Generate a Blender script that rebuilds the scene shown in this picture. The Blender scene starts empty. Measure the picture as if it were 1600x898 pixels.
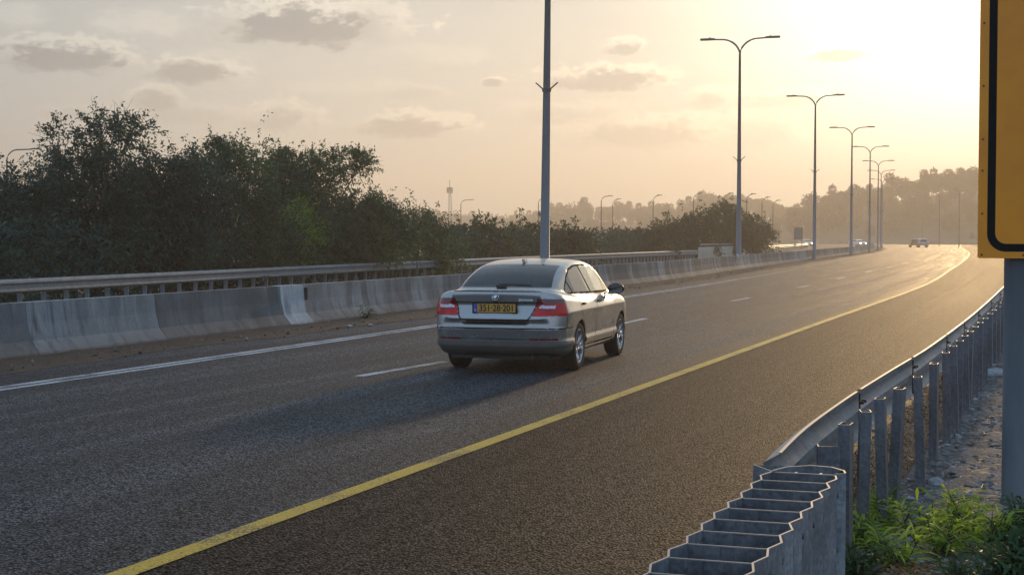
import bpy, math, random
import numpy as np
from mathutils import Vector, Matrix

S = bpy.context.scene
COL = S.collection
R = math.radians

# ------------------------------------------------------------------ camera
FPX = 2416.0            # focal length in photograph pixels (1600 wide)
CAMH = 1.75
cam_d = bpy.data.cameras.new('camera')
cam = bpy.data.objects.new('camera', cam_d)
COL.objects.link(cam)
S.camera = cam
cam_d.sensor_width = 36.0
cam_d.lens = FPX / 1600 * 36.0
cam_d.clip_start = 0.1
cam_d.clip_end = 20000
PITCH = math.atan(78 / FPX)
cam.matrix_world = Matrix.Translation((0, 0, CAMH)) @ Matrix.Rotation(math.pi / 2 - PITCH, 4, 'X') @ Matrix.Rotation(0.002, 4, 'Z')

# ------------------------------------------------------------------ sun, sky, exposure
SUN_AZ = R(17.3)        # bearing of the sun, clockwise from +Y
SUN_EL = R(9.5)
SD = Vector((math.sin(SUN_AZ) * math.cos(SUN_EL), math.cos(SUN_AZ) * math.cos(SUN_EL), math.sin(SUN_EL)))
sl = bpy.data.lights.new('sun', 'SUN')
sl.energy = 2.25
sl.angle = R(3.0)
sl.color = (1.0, 0.66, 0.33)
so = bpy.data.objects.new('sun', sl)
so.rotation_euler = SD.to_track_quat('Z', 'Y').to_euler()
COL.objects.link(so)
S.view_settings.view_transform = 'Standard'
S.view_settings.look = 'None'
S.view_settings.exposure = 0.15
S.view_settings.gamma = 1.0

class NT:
    """small helper to write node trees"""
    def __init__(s, tree):
        s.t = tree
        s.n = tree.nodes
        s.l = tree.links
    def node(s, typ, **kw):
        n = s.n.new(typ)
        for k, v in kw.items():
            setattr(n, k, v)
        return n
    def put(s, sock, v):
        if v is None:
            return
        if isinstance(v, bpy.types.NodeSocket):
            s.l.new(v, sock)
        else:
            sock.default_value = v
    def math(s, op, a, b=None, c=None, clamp=False):
        n = s.node('ShaderNodeMath', operation=op)
        n.use_clamp = clamp
        s.put(n.inputs[0], a); s.put(n.inputs[1], b); s.put(n.inputs[2], c)
        return n.outputs[0]
    def mix(s, fac, a, b, blend='MIX'):
        n = s.node('ShaderNodeMix', data_type='RGBA', blend_type=blend)
        s.put(n.inputs[0], fac); s.put(n.inputs[6], a); s.put(n.inputs[7], b)
        return n.outputs[2]
    def ramp(s, fac, a, b, lo=0.0, hi=1.0, smooth=True):
        n = s.node('ShaderNodeMapRange', interpolation_type='SMOOTHSTEP' if smooth else 'LINEAR')
        s.put(n.inputs[0], fac); s.put(n.inputs[1], a); s.put(n.inputs[2], b); s.put(n.inputs[3], lo); s.put(n.inputs[4], hi)
        return n.outputs[0]
    def noise(s, vec, scale, detail=3.0, rough=0.55):
        n = s.node('ShaderNodeTexNoise')
        s.put(n.inputs['Vector'], vec)
        n.inputs['Scale'].default_value = scale
        n.inputs['Detail'].default_value = detail
        n.inputs['Roughness'].default_value = rough
        return n.outputs[0]
    def scale(s, vec, sc):
        n = s.node('ShaderNodeVectorMath', operation='MULTIPLY')
        s.put(n.inputs[0], vec); n.inputs[1].default_value = sc
        return n.outputs[0]

def c4(c):
    return (c[0], c[1], c[2], 1.0)

W = bpy.data.worlds.new('World')
S.world = W
W.use_nodes = True
w = NT(W.node_tree)
w.n.clear()
wo = w.node('ShaderNodeOutputWorld')
bg = w.node('ShaderNodeBackground')
bg.inputs['Strength'].default_value = 0.1
w.l.new(bg.outputs[0], wo.inputs[0])
sky = w.node('ShaderNodeTexSky', sky_type='NISHITA')
sky.sun_disc = False
sky.sun_elevation = SUN_EL
sky.sun_rotation = SUN_AZ
sky.altitude = 30
sky.air_density = 1.0
sky.dust_density = 4.0
sky.ozone_density = 1.0
tc = w.node('ShaderNodeTexCoord')
D = tc.outputs['Generated']
dot = w.node('ShaderNodeVectorMath', operation='DOT_PRODUCT')
w.l.new(D, dot.inputs[0]); dot.inputs[1].default_value = SD
ang = w.math('ARCCOSINE', w.math('MINIMUM', dot.outputs['Value'], 0.99999))      # angle to the sun, radians
sep = w.node('ShaderNodeSeparateXYZ'); w.l.new(D, sep.inputs[0])
az = w.math('ARCTAN2', sep.outputs[0], sep.outputs[1])
el = sep.outputs[2]
# thin haze veil lit by the sun: broad aureole plus a warm layer towards the horizon
g1 = w.math('EXPONENT', w.math('MULTIPLY', ang, -2.4))
g2 = w.math('EXPONENT', w.math('MULTIPLY', w.math('MULTIPLY', ang, ang), -47.0))
hz = w.math('EXPONENT', w.math('MULTIPLY', w.math('MAXIMUM', el, 0.0), -9.0))
up = w.ramp(el, .05, .40)
away = w.ramp(ang, .40, 1.6)
grad = w.mix(up, w.mix(away, c4((5.6, 5.75, 5.4)), c4((7.6, 8.8, 10.6))), w.mix(away, c4((1.8, 3.2, 4.6)), c4((4.8, 7.0, 9.8))))
base = w.mix(1.0, grad, w.mix(1.0, sky.outputs[0], c4((.06, .06, .06)), 'MULTIPLY'), 'ADD')
veil = w.mix(1.0, w.mix(g1, c4((0, 0, 0)), c4((.7, .35, .1))), w.mix(g2, c4((0, 0, 0)), c4((13.0, 13.5, 10.5))), 'ADD')
warm = w.mix(hz, c4((0, 0, 0)), c4((-.3, -.55, -.8)))
tot = w.mix(1.0, w.mix(1.0, base, veil, 'ADD'), warm, 'ADD')
dim = w.ramp(ang, .36, .80)
tot = w.mix(dim, tot, w.mix(1.0, tot, c4((.62, .66, .70)), 'MULTIPLY'))
# clouds: soft banks given by bearing and height, edges broken by noise
cv = w.node('ShaderNodeCombineXYZ')
w.put(cv.inputs[0], az); w.put(cv.inputs[1], w.math('MULTIPLY', el, 1.9))
nz = w.math('SUBTRACT', w.noise(cv.outputs[0], 38.0, 7.0, 0.60), 0.5)
nz2 = w.math('SUBTRACT', w.noise(cv.outputs[0], 130.0, 5.0, 0.6), 0.5)
nz = w.math('MULTIPLY_ADD', nz2, .55, w.math('MULTIPLY', nz, .72))
CL = [(480, 52, 140, 38, 1.0), (565, 48, 70, 40, .6), (105, 108, 95, 28, .95), (300, 124, 66, 22, .85), (640, 203, 90, 22, .8),
      (940, 130, 95, 22, .8), (975, 80, 32, 14, .7), (770, 131, 17, 8, .7), (1010, 215, 150, 28, .6), (1105, 160, 45, 18, .5), (1310, 95, 55, 13, .9),
      (245, 170, 42, 22, .65), (430, 195, 75, 24, .6), (300, 190, 110, 18, .32), (1210, 162, 70, 16, .45), (1180, 215, 80, 30, .35), (20, 45, 60, 30, -.6), (230, 50, 95, 26, -.6), (330, 95, 80, 16, -.3), (700, 90, 120, 22, -.3), (560, 140, 160, 16, -.25), (880, 185, 120, 20, .3), (640, 150, 60, 12, .25), (130, 190, 90, 12, .3),
      (-160, 60, 130, 40, .7), (1850, 90, 150, 30, .4), (640, -120, 180, 40, .8)]
dark = None
lite = None
for (px, py, rx, ry, st) in CL:
    a0 = math.atan((px - 800) / FPX); e0 = math.sin(math.atan((371 - py) / FPX))
    ra = rx / FPX; re = ry / FPX
    da = w.math('MULTIPLY', w.math('SUBTRACT', az, a0), 1 / ra)
    de = w.math('MULTIPLY', w.math('SUBTRACT', el, e0), 1 / re)
    below = w.math('LESS_THAN', de, 0.0)
    de = w.math('MULTIPLY', de, w.math('MULTIPLY_ADD', below, 0.4, 1.0))      # flat undersides
    q = w.math('SQRT', w.math('ADD', w.math('MULTIPLY', da, da), w.math('MULTIPLY', de, de)))
    m = w.math('SUBTRACT', w.math('MULTIPLY_ADD', nz, 2.6, 1.12), q)
    m = w.math('MULTIPLY', w.ramp(m, 0.0, 0.62 if st > .65 else .8), abs(st))
    if st > 0:
        dark = m if dark is None else w.math('MAXIMUM', dark, m)
        # sunlit crown just above the bank
        de2 = w.math('SUBTRACT', de, 0.34)
        da2 = w.math('SUBTRACT', da, 0.10)
        q2 = w.math('SQRT', w.math('ADD', w.math('MULTIPLY', da2, da2), w.math('MULTIPLY', de2, de2)))
        m2 = w.math('MULTIPLY', w.ramp(w.math('SUBTRACT', w.math('MULTIPLY_ADD', nz, 3.0, 1.22), q2), 0.0, 0.4), st)
    else:
        m2 = m
    lite = m2 if lite is None else w.math('MAXIMUM', lite, m2)
# faint high streaks everywhere, so that the sky goes on outside the frame
streak = w.math('MULTIPLY', w.ramp(w.noise(w.scale(cv.outputs[0], (1.0, 3.2, 1.0)), 7.0, 5.0, 0.6), 0.42, 0.72), 0.32)
tot = w.mix(streak, tot, w.mix(1.0, tot, c4((.88, .88, .89)), 'MULTIPLY'))
tot = w.mix(lite, tot, w.mix(1.0, tot, c4((1.42, 1.34, 1.24)), 'MULTIPLY'))
tot = w.mix(dark, tot, w.mix(1.0, tot, c4((.39, .43, .50)), 'MULTIPLY'))
w.put(bg.inputs['Color'], tot)

# ------------------------------------------------------------------ haze (one closed box of even air)
HAZE = 0.00098
def build_haze():
    m = bpy.data.materials.new('haze_air')
    m.use_nodes = True
    t = NT(m.node_tree); t.n.clear()
    o = t.node('ShaderNodeOutputMaterial'); v = t.node('ShaderNodeVolumePrincipled')
    v.inputs['Color'].default_value = (.96, .90, .815, 1)
    v.inputs['Density'].default_value = HAZE
    v.inputs['Anisotropy'].default_value = 0.50
    t.l.new(v.outputs[0], o.inputs['Volume'])
    x0, x1, y0, y1, z0, z1 = -900, 1100, -120, 1950, -3, 75
    vs = [(x, y, z) for x in (x0, x1) for y in (y0, y1) for z in (z0, z1)]
    fs = [(0, 1, 3, 2), (4, 6, 7, 5), (0, 4, 5, 1), (2, 3, 7, 6), (0, 2, 6, 4), (1, 5, 7, 3)]
    me = bpy.data.meshes.new('haze'); me.from_pydata(vs, [], fs); me.materials.append(m)
    ob = bpy.data.objects.new('haze', me); COL.objects.link(ob)
    ob['kind'] = 'stuff'; ob['label'] = 'thin golden haze in the air over the whole highway'
    return ob

# ------------------------------------------------------------------ scene helpers
def px2w(x, y, z=0.0):
    """photograph pixel -> point on the plane of height z"""
    a = x - 800; b = 449 - y
    cr, sr = math.cos(.002), math.sin(.002)
    A = (a * cr - b * sr) / FPX; B = (a * sr + b * cr) / FPX
    cp, sp = math.cos(PITCH), math.sin(PITCH)
    d = (A, cp + B * sp, B * cp - sp)
    t = (z - CAMH) / d[2]
    return (d[0] * t, d[1] * t)
def bx(px, dist):
    return (px - 800) / FPX * dist
def pz(py, dist, px=800):
    return CAMH - (py - 371 - .002 * (px - 800)) * dist / FPX

def obj(name, me, parent=None, mat=None, loc=None):
    if mat is not None and not me.materials:
        me.materials.append(mat)
    o = bpy.data.objects.new(name, me)
    COL.objects.link(o)
    if parent is not None:
        o.parent = parent
    if loc is not None:
        o.location = loc
    return o
def tag(o, label=None, cat=None, group=None, kind=None):
    if label: o['label'] = label
    if cat: o['category'] = cat
    if group: o['group'] = group
    if kind: o['kind'] = kind
    return o
def thing(name, label, cat, loc=(0, 0, 0), rz=0.0, group=None):
    o = bpy.data.objects.new(name, None)
    COL.objects.link(o)
    o.empty_display_size = .2
    o.location = loc; o.rotation_euler = (0, 0, rz)
    return tag(o, label, cat, group)
def dup(root, loc=None, rz=None, label=None, scale=None):
    r = root.copy(); COL.objects.link(r)
    if loc is not None: r.location = loc
    if rz is not None: r.rotation_euler = (0, 0, rz)
    if label: r['label'] = label
    if scale is not None: r.scale = scale
    for ch in root.children:
        c = ch.copy(); COL.objects.link(c); c.parent = r
        for g in ch.children:
            d = g.copy(); COL.objects.link(d); d.parent = c
    return r
def mesh(name, vs, fs, smooth=False, uv=None):
    me = bpy.data.meshes.new(name)
    if isinstance(vs, np.ndarray) and isinstance(fs, np.ndarray):
        n = fs.shape[1]
        me.vertices.add(len(vs)); me.vertices.foreach_set('co', vs.astype(np.float32).ravel())
        me.loops.add(fs.size); me.loops.foreach_set('vertex_index', fs.astype(np.int32).ravel())
        me.polygons.add(len(fs)); me.polygons.foreach_set('loop_start', np.arange(0, fs.size, n, dtype=np.int32))
        me.polygons.foreach_set('loop_total', np.full(len(fs), n, np.int32))
        me.update(calc_edges=True)
    else:
        me.from_pydata([tuple(map(float, v)) for v in vs], [], [tuple(int(i) for i in f) for f in fs])
    if smooth:
        me.polygons.foreach_set('use_smooth', [True] * len(me.polygons))
    if uv is not None:
        l = me.uv_layers.new(name='UVMap')
        idx = np.empty(len(me.loops), np.int32); me.loops.foreach_get('vertex_index', idx)
        l.data.foreach_set('uv', np.asarray(uv, np.float32)[idx].ravel())
    me.update()
    return me

class MB:
    def __init__(s):
        s.v = []; s.f = []
    def add(s, vs, fs):
        o = len(s.v); s.v += [tuple(v) for v in vs]; s.f += [tuple(i + o for i in f) for f in fs]
        return s
    def box(s, c, d, rz=0.0, M=None):
        vs = []
        for x in (-.5, .5):
            for y in (-.5, .5):
                for z in (-.5, .5):
                    p = Vector((x * d[0], y * d[1], z * d[2]))
                    if M is not None: p = M @ p
                    elif rz: p = Matrix.Rotation(rz, 3, 'Z') @ p
                    vs.append((p[0] + c[0], p[1] + c[1], p[2] + c[2]))
        return s.add(vs, [(0, 1, 3, 2), (4, 6, 7, 5), (0, 4, 5, 1), (2, 3, 7, 6), (0, 2, 6, 4), (1, 5, 7, 3)])
    def tube(s, pts, rad, n=8, cap=True):
        pts = [Vector(p) for p in pts]
        if not isinstance(rad, (list, tuple)): rad = [rad] * len(pts)
        rings = []
        ref = Vector((0, 0, 1))
        vs = []; fs = []
        for i, p in enumerate(pts):
            a = pts[max(0, i - 1)]; b = pts[min(len(pts) - 1, i + 1)]
            t = (b - a).normalized()
            r_ = ref if abs(t.dot(ref)) < .95 else Vector((1, 0, 0))
            u = t.cross(r_).normalized(); v = t.cross(u).normalized()
            for k in range(n):
                an = 2 * math.pi * k / n
                vs.append(p + (u * math.cos(an) + v * math.sin(an)) * rad[i])
        for i in range(len(pts) - 1):
            for k in range(n):
                k2 = (k + 1) % n
                fs.append((i * n + k, i * n + k2, (i + 1) * n + k2, (i + 1) * n + k))
        if cap:
            fs.append(tuple(range(n))); fs.append(tuple(range((len(pts) - 1) * n, len(pts) * n))[::-1])
        return s.add(vs, fs)
    def extrude(s, poly, z0, z1):
        n = len(poly)
        vs = [(p[0], p[1], z0) for p in poly] + [(p[0], p[1], z1) for p in poly]
        fs = [(i, (i + 1) % n, n + (i + 1) % n, n + i) for i in range(n)]
        fs += [tuple(range(n))[::-1], tuple(range(n, 2 * n))]
        return s.add(vs, fs)
    def me(s, name='part', smooth=False):
        return mesh(name, s.v, s.f, smooth)
    def build(s, name, mat, parent=None, smooth=False, loc=None):
        return obj(name, s.me(name, smooth), parent, mat, loc)

# ------------------------------------------------------------------ materials
def pmat(name, col, rough=.6, metal=0.0, spec=.5, coat=0.0):
    m = bpy.data.materials.new(name); m.use_nodes = True
    p = m.node_tree.nodes['Principled BSDF']
    p.inputs['Base Color'].default_value = c4(col)
    p.inputs['Roughness'].default_value = rough
    p.inputs['Metallic'].default_value = metal
    p.inputs['Specular IOR Level'].default_value = spec
    p.inputs['Coat Weight'].default_value = coat
    return m
def nmat(name, c1, c2, scale=8.0, rough=(.5, .8), metal=0.0, bump=0.0, bscale=None, detail=5, stretch=(1, 1, 1), lo=.35, hi=.65, spec=.5, coord='Object'):
    """two tones broken by noise, noise in roughness, optional fine bump"""
    m = pmat(name, c1, rough[0], metal, spec)
    t = NT(m.node_tree); p = t.n['Principled BSDF']
    tc = t.node('ShaderNodeTexCoord')
    v = t.scale(tc.outputs[coord], stretch)
    n = t.noise(v, scale, detail)
    t.put(p.inputs['Base Color'], t.mix(t.ramp(n, lo, hi), c4(c1), c4(c2)))
    t.put(p.inputs['Roughness'], t.ramp(n, .3, .7, rough[0], rough[1]))
    if bump:
        b = t.node('ShaderNodeBump'); b.inputs['Strength'].default_value = bump; b.inputs['Distance'].default_value = .02
        t.put(b.inputs['Height'], t.noise(v, bscale or scale * 6, 4)); t.put(p.inputs['Normal'], b.outputs[0])
    return m

def asphalt(name, c1, c2, rough, stone=1.0, trk=1.0, spec=.45):
    m = pmat(name, c1, rough, 0, .30)
    t = NT(m.node_tree); p = t.n['Principled BSDF']
    tc = t.node('ShaderNodeTexCoord'); uv = tc.outputs['UV']; ob = tc.outputs['Object']
    vo = t.node('ShaderNodeTexVoronoi'); t.put(vo.inputs['Vector'], ob); vo.inputs['Scale'].default_value = 58.0 / stone
    sr = t.node('ShaderNodeSeparateColor'); t.put(sr.inputs[0], vo.outputs['Color'])
    st = t.ramp(sr.outputs[0], 0.0, 1.0, .10, 2.0, False)
    pit = t.ramp(vo.outputs['Distance'], .30, .62, 1.0, .18)
    fine = t.noise(ob, 150.0, 2.0)
    su = t.node('ShaderNodeSeparateXYZ'); t.put(su.inputs[0], uv)
    # long stains and wheel tracks running with the road
    lo = t.noise(t.scale(uv, (1.15 * trk, .03, 1)), 1.0, 5.0, .6)
    patch = t.noise(t.scale(uv, (.3, .05, 1)), 1.0, 4.0, .65)
    k = t.ramp(lo, .3, .7, 1 - .42 * trk, 1 + .42 * trk)
    k = t.math('MULTIPLY', k, t.ramp(patch, .3, .7, .80, 1.2))
    ye = t.math('EXPONENT', t.math('MULTIPLY', t.math('POWER', t.math('MULTIPLY', su.outputs[0], 1.3), 2.0), -1.0))
    k = t.math('MULTIPLY', k, t.math('MULTIPLY_ADD', ye, -.32, 1.0))
    grain = t.math('MULTIPLY', t.math('MULTIPLY', st, pit), t.ramp(fine, .2, .8, .7, 1.3))
    base = t.mix(t.ramp(lo, .35, .65), c4(c1), c4(c2))
    sc = t.node('ShaderNodeVectorMath', operation='SCALE')
    t.put(sc.inputs[0], base); t.put(sc.inputs['Scale'], t.math('MULTIPLY', k, grain))
    t.put(p.inputs['Base Color'], sc.outputs[0])
    t.put(p.inputs['Specular IOR Level'], t.math('MULTIPLY', t.math('MULTIPLY_ADD', st, .5, .25), t.math('MULTIPLY', pit, spec)))
    t.put(p.inputs['Roughness'], t.math('MULTIPLY_ADD', t.ramp(lo, .3, .7, 0, 1), .10 * trk, rough - .04))
    b = t.node('ShaderNodeBump'); b.inputs['Strength'].default_value = .9; b.inputs['Distance'].default_value = .010
    hgt = t.math('ADD', t.math('MULTIPLY', vo.outputs['Distance'], -1.4), t.math('MULTIPLY_ADD', fine, .5, t.math('MULTIPLY', sr.outputs[1], .8)))
    t.put(b.inputs['Height'], hgt); t.put(p.inputs['Normal'], b.outputs[0])
    return m
def paintline(name, col, wear=.5):
    m = pmat(name, col, .6, 0, .3)
    t = NT(m.node_tree); p = t.n['Principled BSDF']
    tc = t.node('ShaderNodeTexCoord'); ob = tc.outputs['Object']
    su = t.node('ShaderNodeSeparateXYZ'); t.put(su.inputs[0], tc.outputs['UV'])
    n = t.noise(ob, 75.0, 4.0, .7); n2 = t.noise(ob, 1.6, 4.0, .6)
    vo = t.node('ShaderNodeTexVoronoi'); t.put(vo.inputs['Vector'], ob); vo.inputs['Scale'].default_value = 46.0
    q = t.math('ADD', n, t.math('MULTIPLY', t.math('SUBTRACT', n2, .5), .7))
    q = t.math('SUBTRACT', q, t.math('MULTIPLY', vo.outputs['Distance'], .16))
    q = t.math('SUBTRACT', q, t.ramp(su.outputs[1], 85.0, 190.0, 0.0, .30))       # colour darkened with distance, toning down the lines' low-sun glare
    f = t.ramp(q, wear - .14, wear + .06)
    t.put(p.inputs['Base Color'], t.mix(f, c4((.07, .065, .06)), t.mix(t.ramp(n, .3, .7), c4([c * .72 for c in col]), c4([min(1, c * 1.15) for c in col]))))
    b = t.node('ShaderNodeBump'); b.inputs['Strength'].default_value = .7; b.inputs['Distance'].default_value = .008
    t.put(b.inputs['Height'], t.math('ADD', n, t.math('MULTIPLY', vo.outputs['Distance'], -1.0))); t.put(p.inputs['Normal'], b.outputs[0])
    return m
def leafmat(name, c1, c2, trans=.35, scale=.8):
    m = bpy.data.materials.new(name); m.use_nodes = True
    t = NT(m.node_tree); t.n.clear()
    o = t.node('ShaderNodeOutputMaterial')
    tc = t.node('ShaderNodeTexCoord')
    n = t.noise(tc.outputs['Object'], scale, 3.0, .6)
    gi = t.node('ShaderNodeNewGeometry')
    r = gi.outputs['Random Per Island']
    col = t.mix(t.ramp(t.math('MULTIPLY_ADD', t.math('SUBTRACT', r, .5), .25, n), .38, .62), c4(c1), c4(c2))
    d = t.node('ShaderNodeBsdfPrincipled'); t.put(d.inputs['Base Color'], col); d.inputs['Roughness'].default_value = .55
    d.inputs['Specular IOR Level'].default_value = .3
    tr = t.node('ShaderNodeBsdfTranslucent'); t.put(tr.inputs['Color'], t.mix(1.0, col, c4((1.5, 1.5, .8)), 'MULTIPLY'))
    mx = t.node('ShaderNodeMixShader'); mx.inputs[0].default_value = trans
    t.l.new(d.outputs[0], mx.inputs[1]); t.l.new(tr.outputs[0], mx.inputs[2]); t.l.new(mx.outputs[0], o.inputs[0])
    return m

M = {}
M['asphalt'] = asphalt('lane_asphalt', (.062, .075, .094), (.106, .117, .131), .60)
M['shoulder'] = asphalt('shoulder_asphalt', (.038, .032, .029), (.060, .046, .036), .68, 1.0, .3, .2)
M['far_asphalt'] = nmat('opposite_asphalt', (.06, .058, .056), (.08, .078, .075), .6, (.8, .9), spec=.15)
M['white_paint'] = paintline('white_road_paint', (.55, .56, .58), .40)
M['yellow_paint'] = paintline('yellow_road_paint', (.66, .41, .045), .36)
def galvanised(name, c1, c2, rust):
    m = nmat(name, c1, c2, 6.0, (.42, .62), .5, .15, 70, 6, (1, 1, .6))
    t = NT(m.node_tree); p = t.n['Principled BSDF']; ob = t.node('ShaderNodeTexCoord').outputs['Object']
    old = p.inputs['Base Color'].links[0].from_socket
    vo = t.node('ShaderNodeTexVoronoi'); t.put(vo.inputs['Vector'], ob); vo.inputs['Scale'].default_value = 55.0
    sr = t.node('ShaderNodeSeparateColor'); t.put(sr.inputs[0], vo.outputs['Color'])
    sp = t.mix(1.0, old, t.mix(sr.outputs[0], c4((.78, .78, .8)), c4((1.2, 1.2, 1.2))), 'MULTIPLY')
    run = t.noise(t.scale(ob, (1, 1, .12)), 11.0, 5.0, .7)
    sp = t.mix(t.ramp(run, .54, .72, 0, .55), sp, c4((.10, .095, .09)))
    rs = t.noise(ob, 9.0, 6.0, .72)
    f = t.ramp(rs, .62, .72, 0, rust)
    t.put(p.inputs['Base Color'], t.mix(f, sp, c4((.16, .085, .045))))
    t.put(p.inputs['Metallic'], t.math('MULTIPLY_ADD', f, -.5, .5))
    return m
M['galv'] = galvanised('galvanised_steel', (.22, .24, .26), (.32, .34, .36), .6)
M['galv_old'] = galvanised('weathered_galvanised_steel', (.14, .15, .165), (.21, .22, .235), .8)
M['edge_steel'] = nmat('bright_cut_steel', (.30, .29, .28), (.38, .36, .34), 12.0, (.5, .6), .4)
M['pole_steel'] = nmat('painted_pole_steel', (.15, .165, .185), (.20, .215, .235), 3.0, (.45, .6), .25, .05, 40, 4, (1, 1, .15))
M['sign_pole'] = nmat('dull_grey_pole', (.10, .105, .11), (.16, .165, .17), 4.0, (.55, .75), .2, .12, 50, 6, (1, 1, .2))
M['lamp_grey'] = pmat('lamp_head_grey', (.09, .09, .095), .55, .1)
M['far_pole'] = pmat('dull_dark_pole', (.045, .045, .05), .7, 0, .2)
M['dark_bolt'] = pmat('dark_bolt', (.02, .02, .022), .6, .3)
M['soil'] = nmat('sandy_soil', (.20, .165, .125), (.33, .28, .22), 1.5, (.85, .95), 0, .8, 14, 8)
M['bark'] = nmat('bark', (.07, .055, .042), (.12, .10, .08), 9.0, (.8, .95), 0, .5, 40)
M['leaf_dark'] = leafmat('dark_leaf', (.012, .038, .034), (.040, .094, .062), .2, .55)
M['leaf_mid'] = leafmat('mid_leaf', (.018, .050, .032), (.060, .120, .052), .28, .55)
M['leaf_sunlit'] = leafmat('sunlit_leaf', (.12, .20, .04), (.20, .30, .06), .5)  # light green raised so the leaf colour itself looks sunlit
M['leaf_bush'] = leafmat('bush_leaf', (.028, .045, .024), (.055, .075, .036), .35)
M['leaf_far'] = leafmat('far_leaf', (.030, .038, .020), (.050, .056, .030), .25, .2)
M['hill'] = nmat('wooded_hill', (.035, .038, .022), (.075, .065, .04), .05, (.9, 1))
M['ground'] = nmat('scrub_ground', (.07, .065, .04), (.13, .11, .07), .15, (.9, 1), 0, .5, 3)
M['tyre'] = nmat('tyre_rubber', (.015, .015, .016), (.025, .024, .023), 12, (.75, .9))
M['rim'] = pmat('alloy_rim', (.52, .53, .55), .28, .85)
M['black_plastic'] = nmat('black_plastic', (.018, .018, .019), (.03, .03, .03), 6, (.5, .65))
M['rubber'] = pmat('window_rubber', (.012, .012, .013), .9, 0, .08)
M['black_gloss'] = pmat('black_gloss', (.012, .012, .013), .12, 0, .5)
M['seat'] = nmat('grey_seat_fabric', (.05, .05, .052), (.07, .07, .07), 30, (.8, .9))
M['chrome'] = pmat('chrome', (.75, .75, .77), .12, 1.0)
M['red_lamp'] = pmat('red_lamp_plastic', (.62, .008, .015), .22, 0, .35, .15)
M['dark_red_lamp'] = pmat('dark_red_lamp_plastic', (.16, .006, .012), .12, 0, .6, .6)
M['clear_lamp'] = pmat('clear_lamp_plastic', (.62, .68, .76), .15, .2, .6, .5)
def paint(name, col, metal=.45):
    m = pmat(name, col, .30, metal, .5, .5)
    t = NT(m.node_tree); p = t.n['Principled BSDF']
    tc = t.node('ShaderNodeTexCoord'); ob = tc.outputs['Object']
    sp = t.node('ShaderNodeSeparateXYZ'); t.put(sp.inputs[0], ob)
    dust = t.math('MULTIPLY', t.ramp(sp.outputs[2], .75, .2), t.ramp(t.noise(ob, 5.0, 5.0, .65), .3, .75, .25, .8))
    t.put(p.inputs['Base Color'], t.mix(dust, c4(col), c4((.15, .13, .105))))
    t.put(p.inputs['Roughness'], t.ramp(dust, 0, 1, .24, .5))
    t.put(p.inputs['Metallic'], t.ramp(dust, 0, 1, metal, .1))
    p.inputs['Coat Roughness'].default_value = .06
    return m
M['car_paint'] = paint('greige_metallic_paint', (.44, .435, .42), .6)
def glassmat(name, tint, amt):
    m = bpy.data.materials.new(name); m.use_nodes = True
    t = NT(m.node_tree); t.n.clear()
    o = t.node('ShaderNodeOutputMaterial')
    IOR_ = 2.1 if name == 'tinted_glass' else 1.48
    gl = t.node('ShaderNodeBsdfGlossy'); gl.inputs['Roughness'].default_value = .03; gl.inputs['Color'].default_value = (1, 1, 1, 1)
    tr = t.node('ShaderNodeBsdfTransparent'); tr.inputs['Color'].default_value = c4(tint)
    df = t.node('ShaderNodeBsdfDiffuse'); df.inputs['Color'].default_value = (.035, .04, .045, 1)
    a = t.node('ShaderNodeMixShader'); a.inputs[0].default_value = amt
    t.l.new(tr.outputs[0], a.inputs[1]); t.l.new(df.outputs[0], a.inputs[2])
    fr = t.node('ShaderNodeFresnel'); fr.inputs['IOR'].default_value = IOR_
    b = t.node('ShaderNodeMixShader'); t.l.new(fr.outputs[0], b.inputs[0]); t.l.new(a.outputs[0], b.inputs[1]); t.l.new(gl.outputs[0], b.inputs[2])
    t.l.new(b.outputs[0], o.inputs[0])
    return m
M['glass'] = glassmat('tinted_glass', (.55, .60, .60), .35)
M['rear_glass'] = glassmat('dark_rear_glass', (.12, .14, .15), .55)

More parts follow.
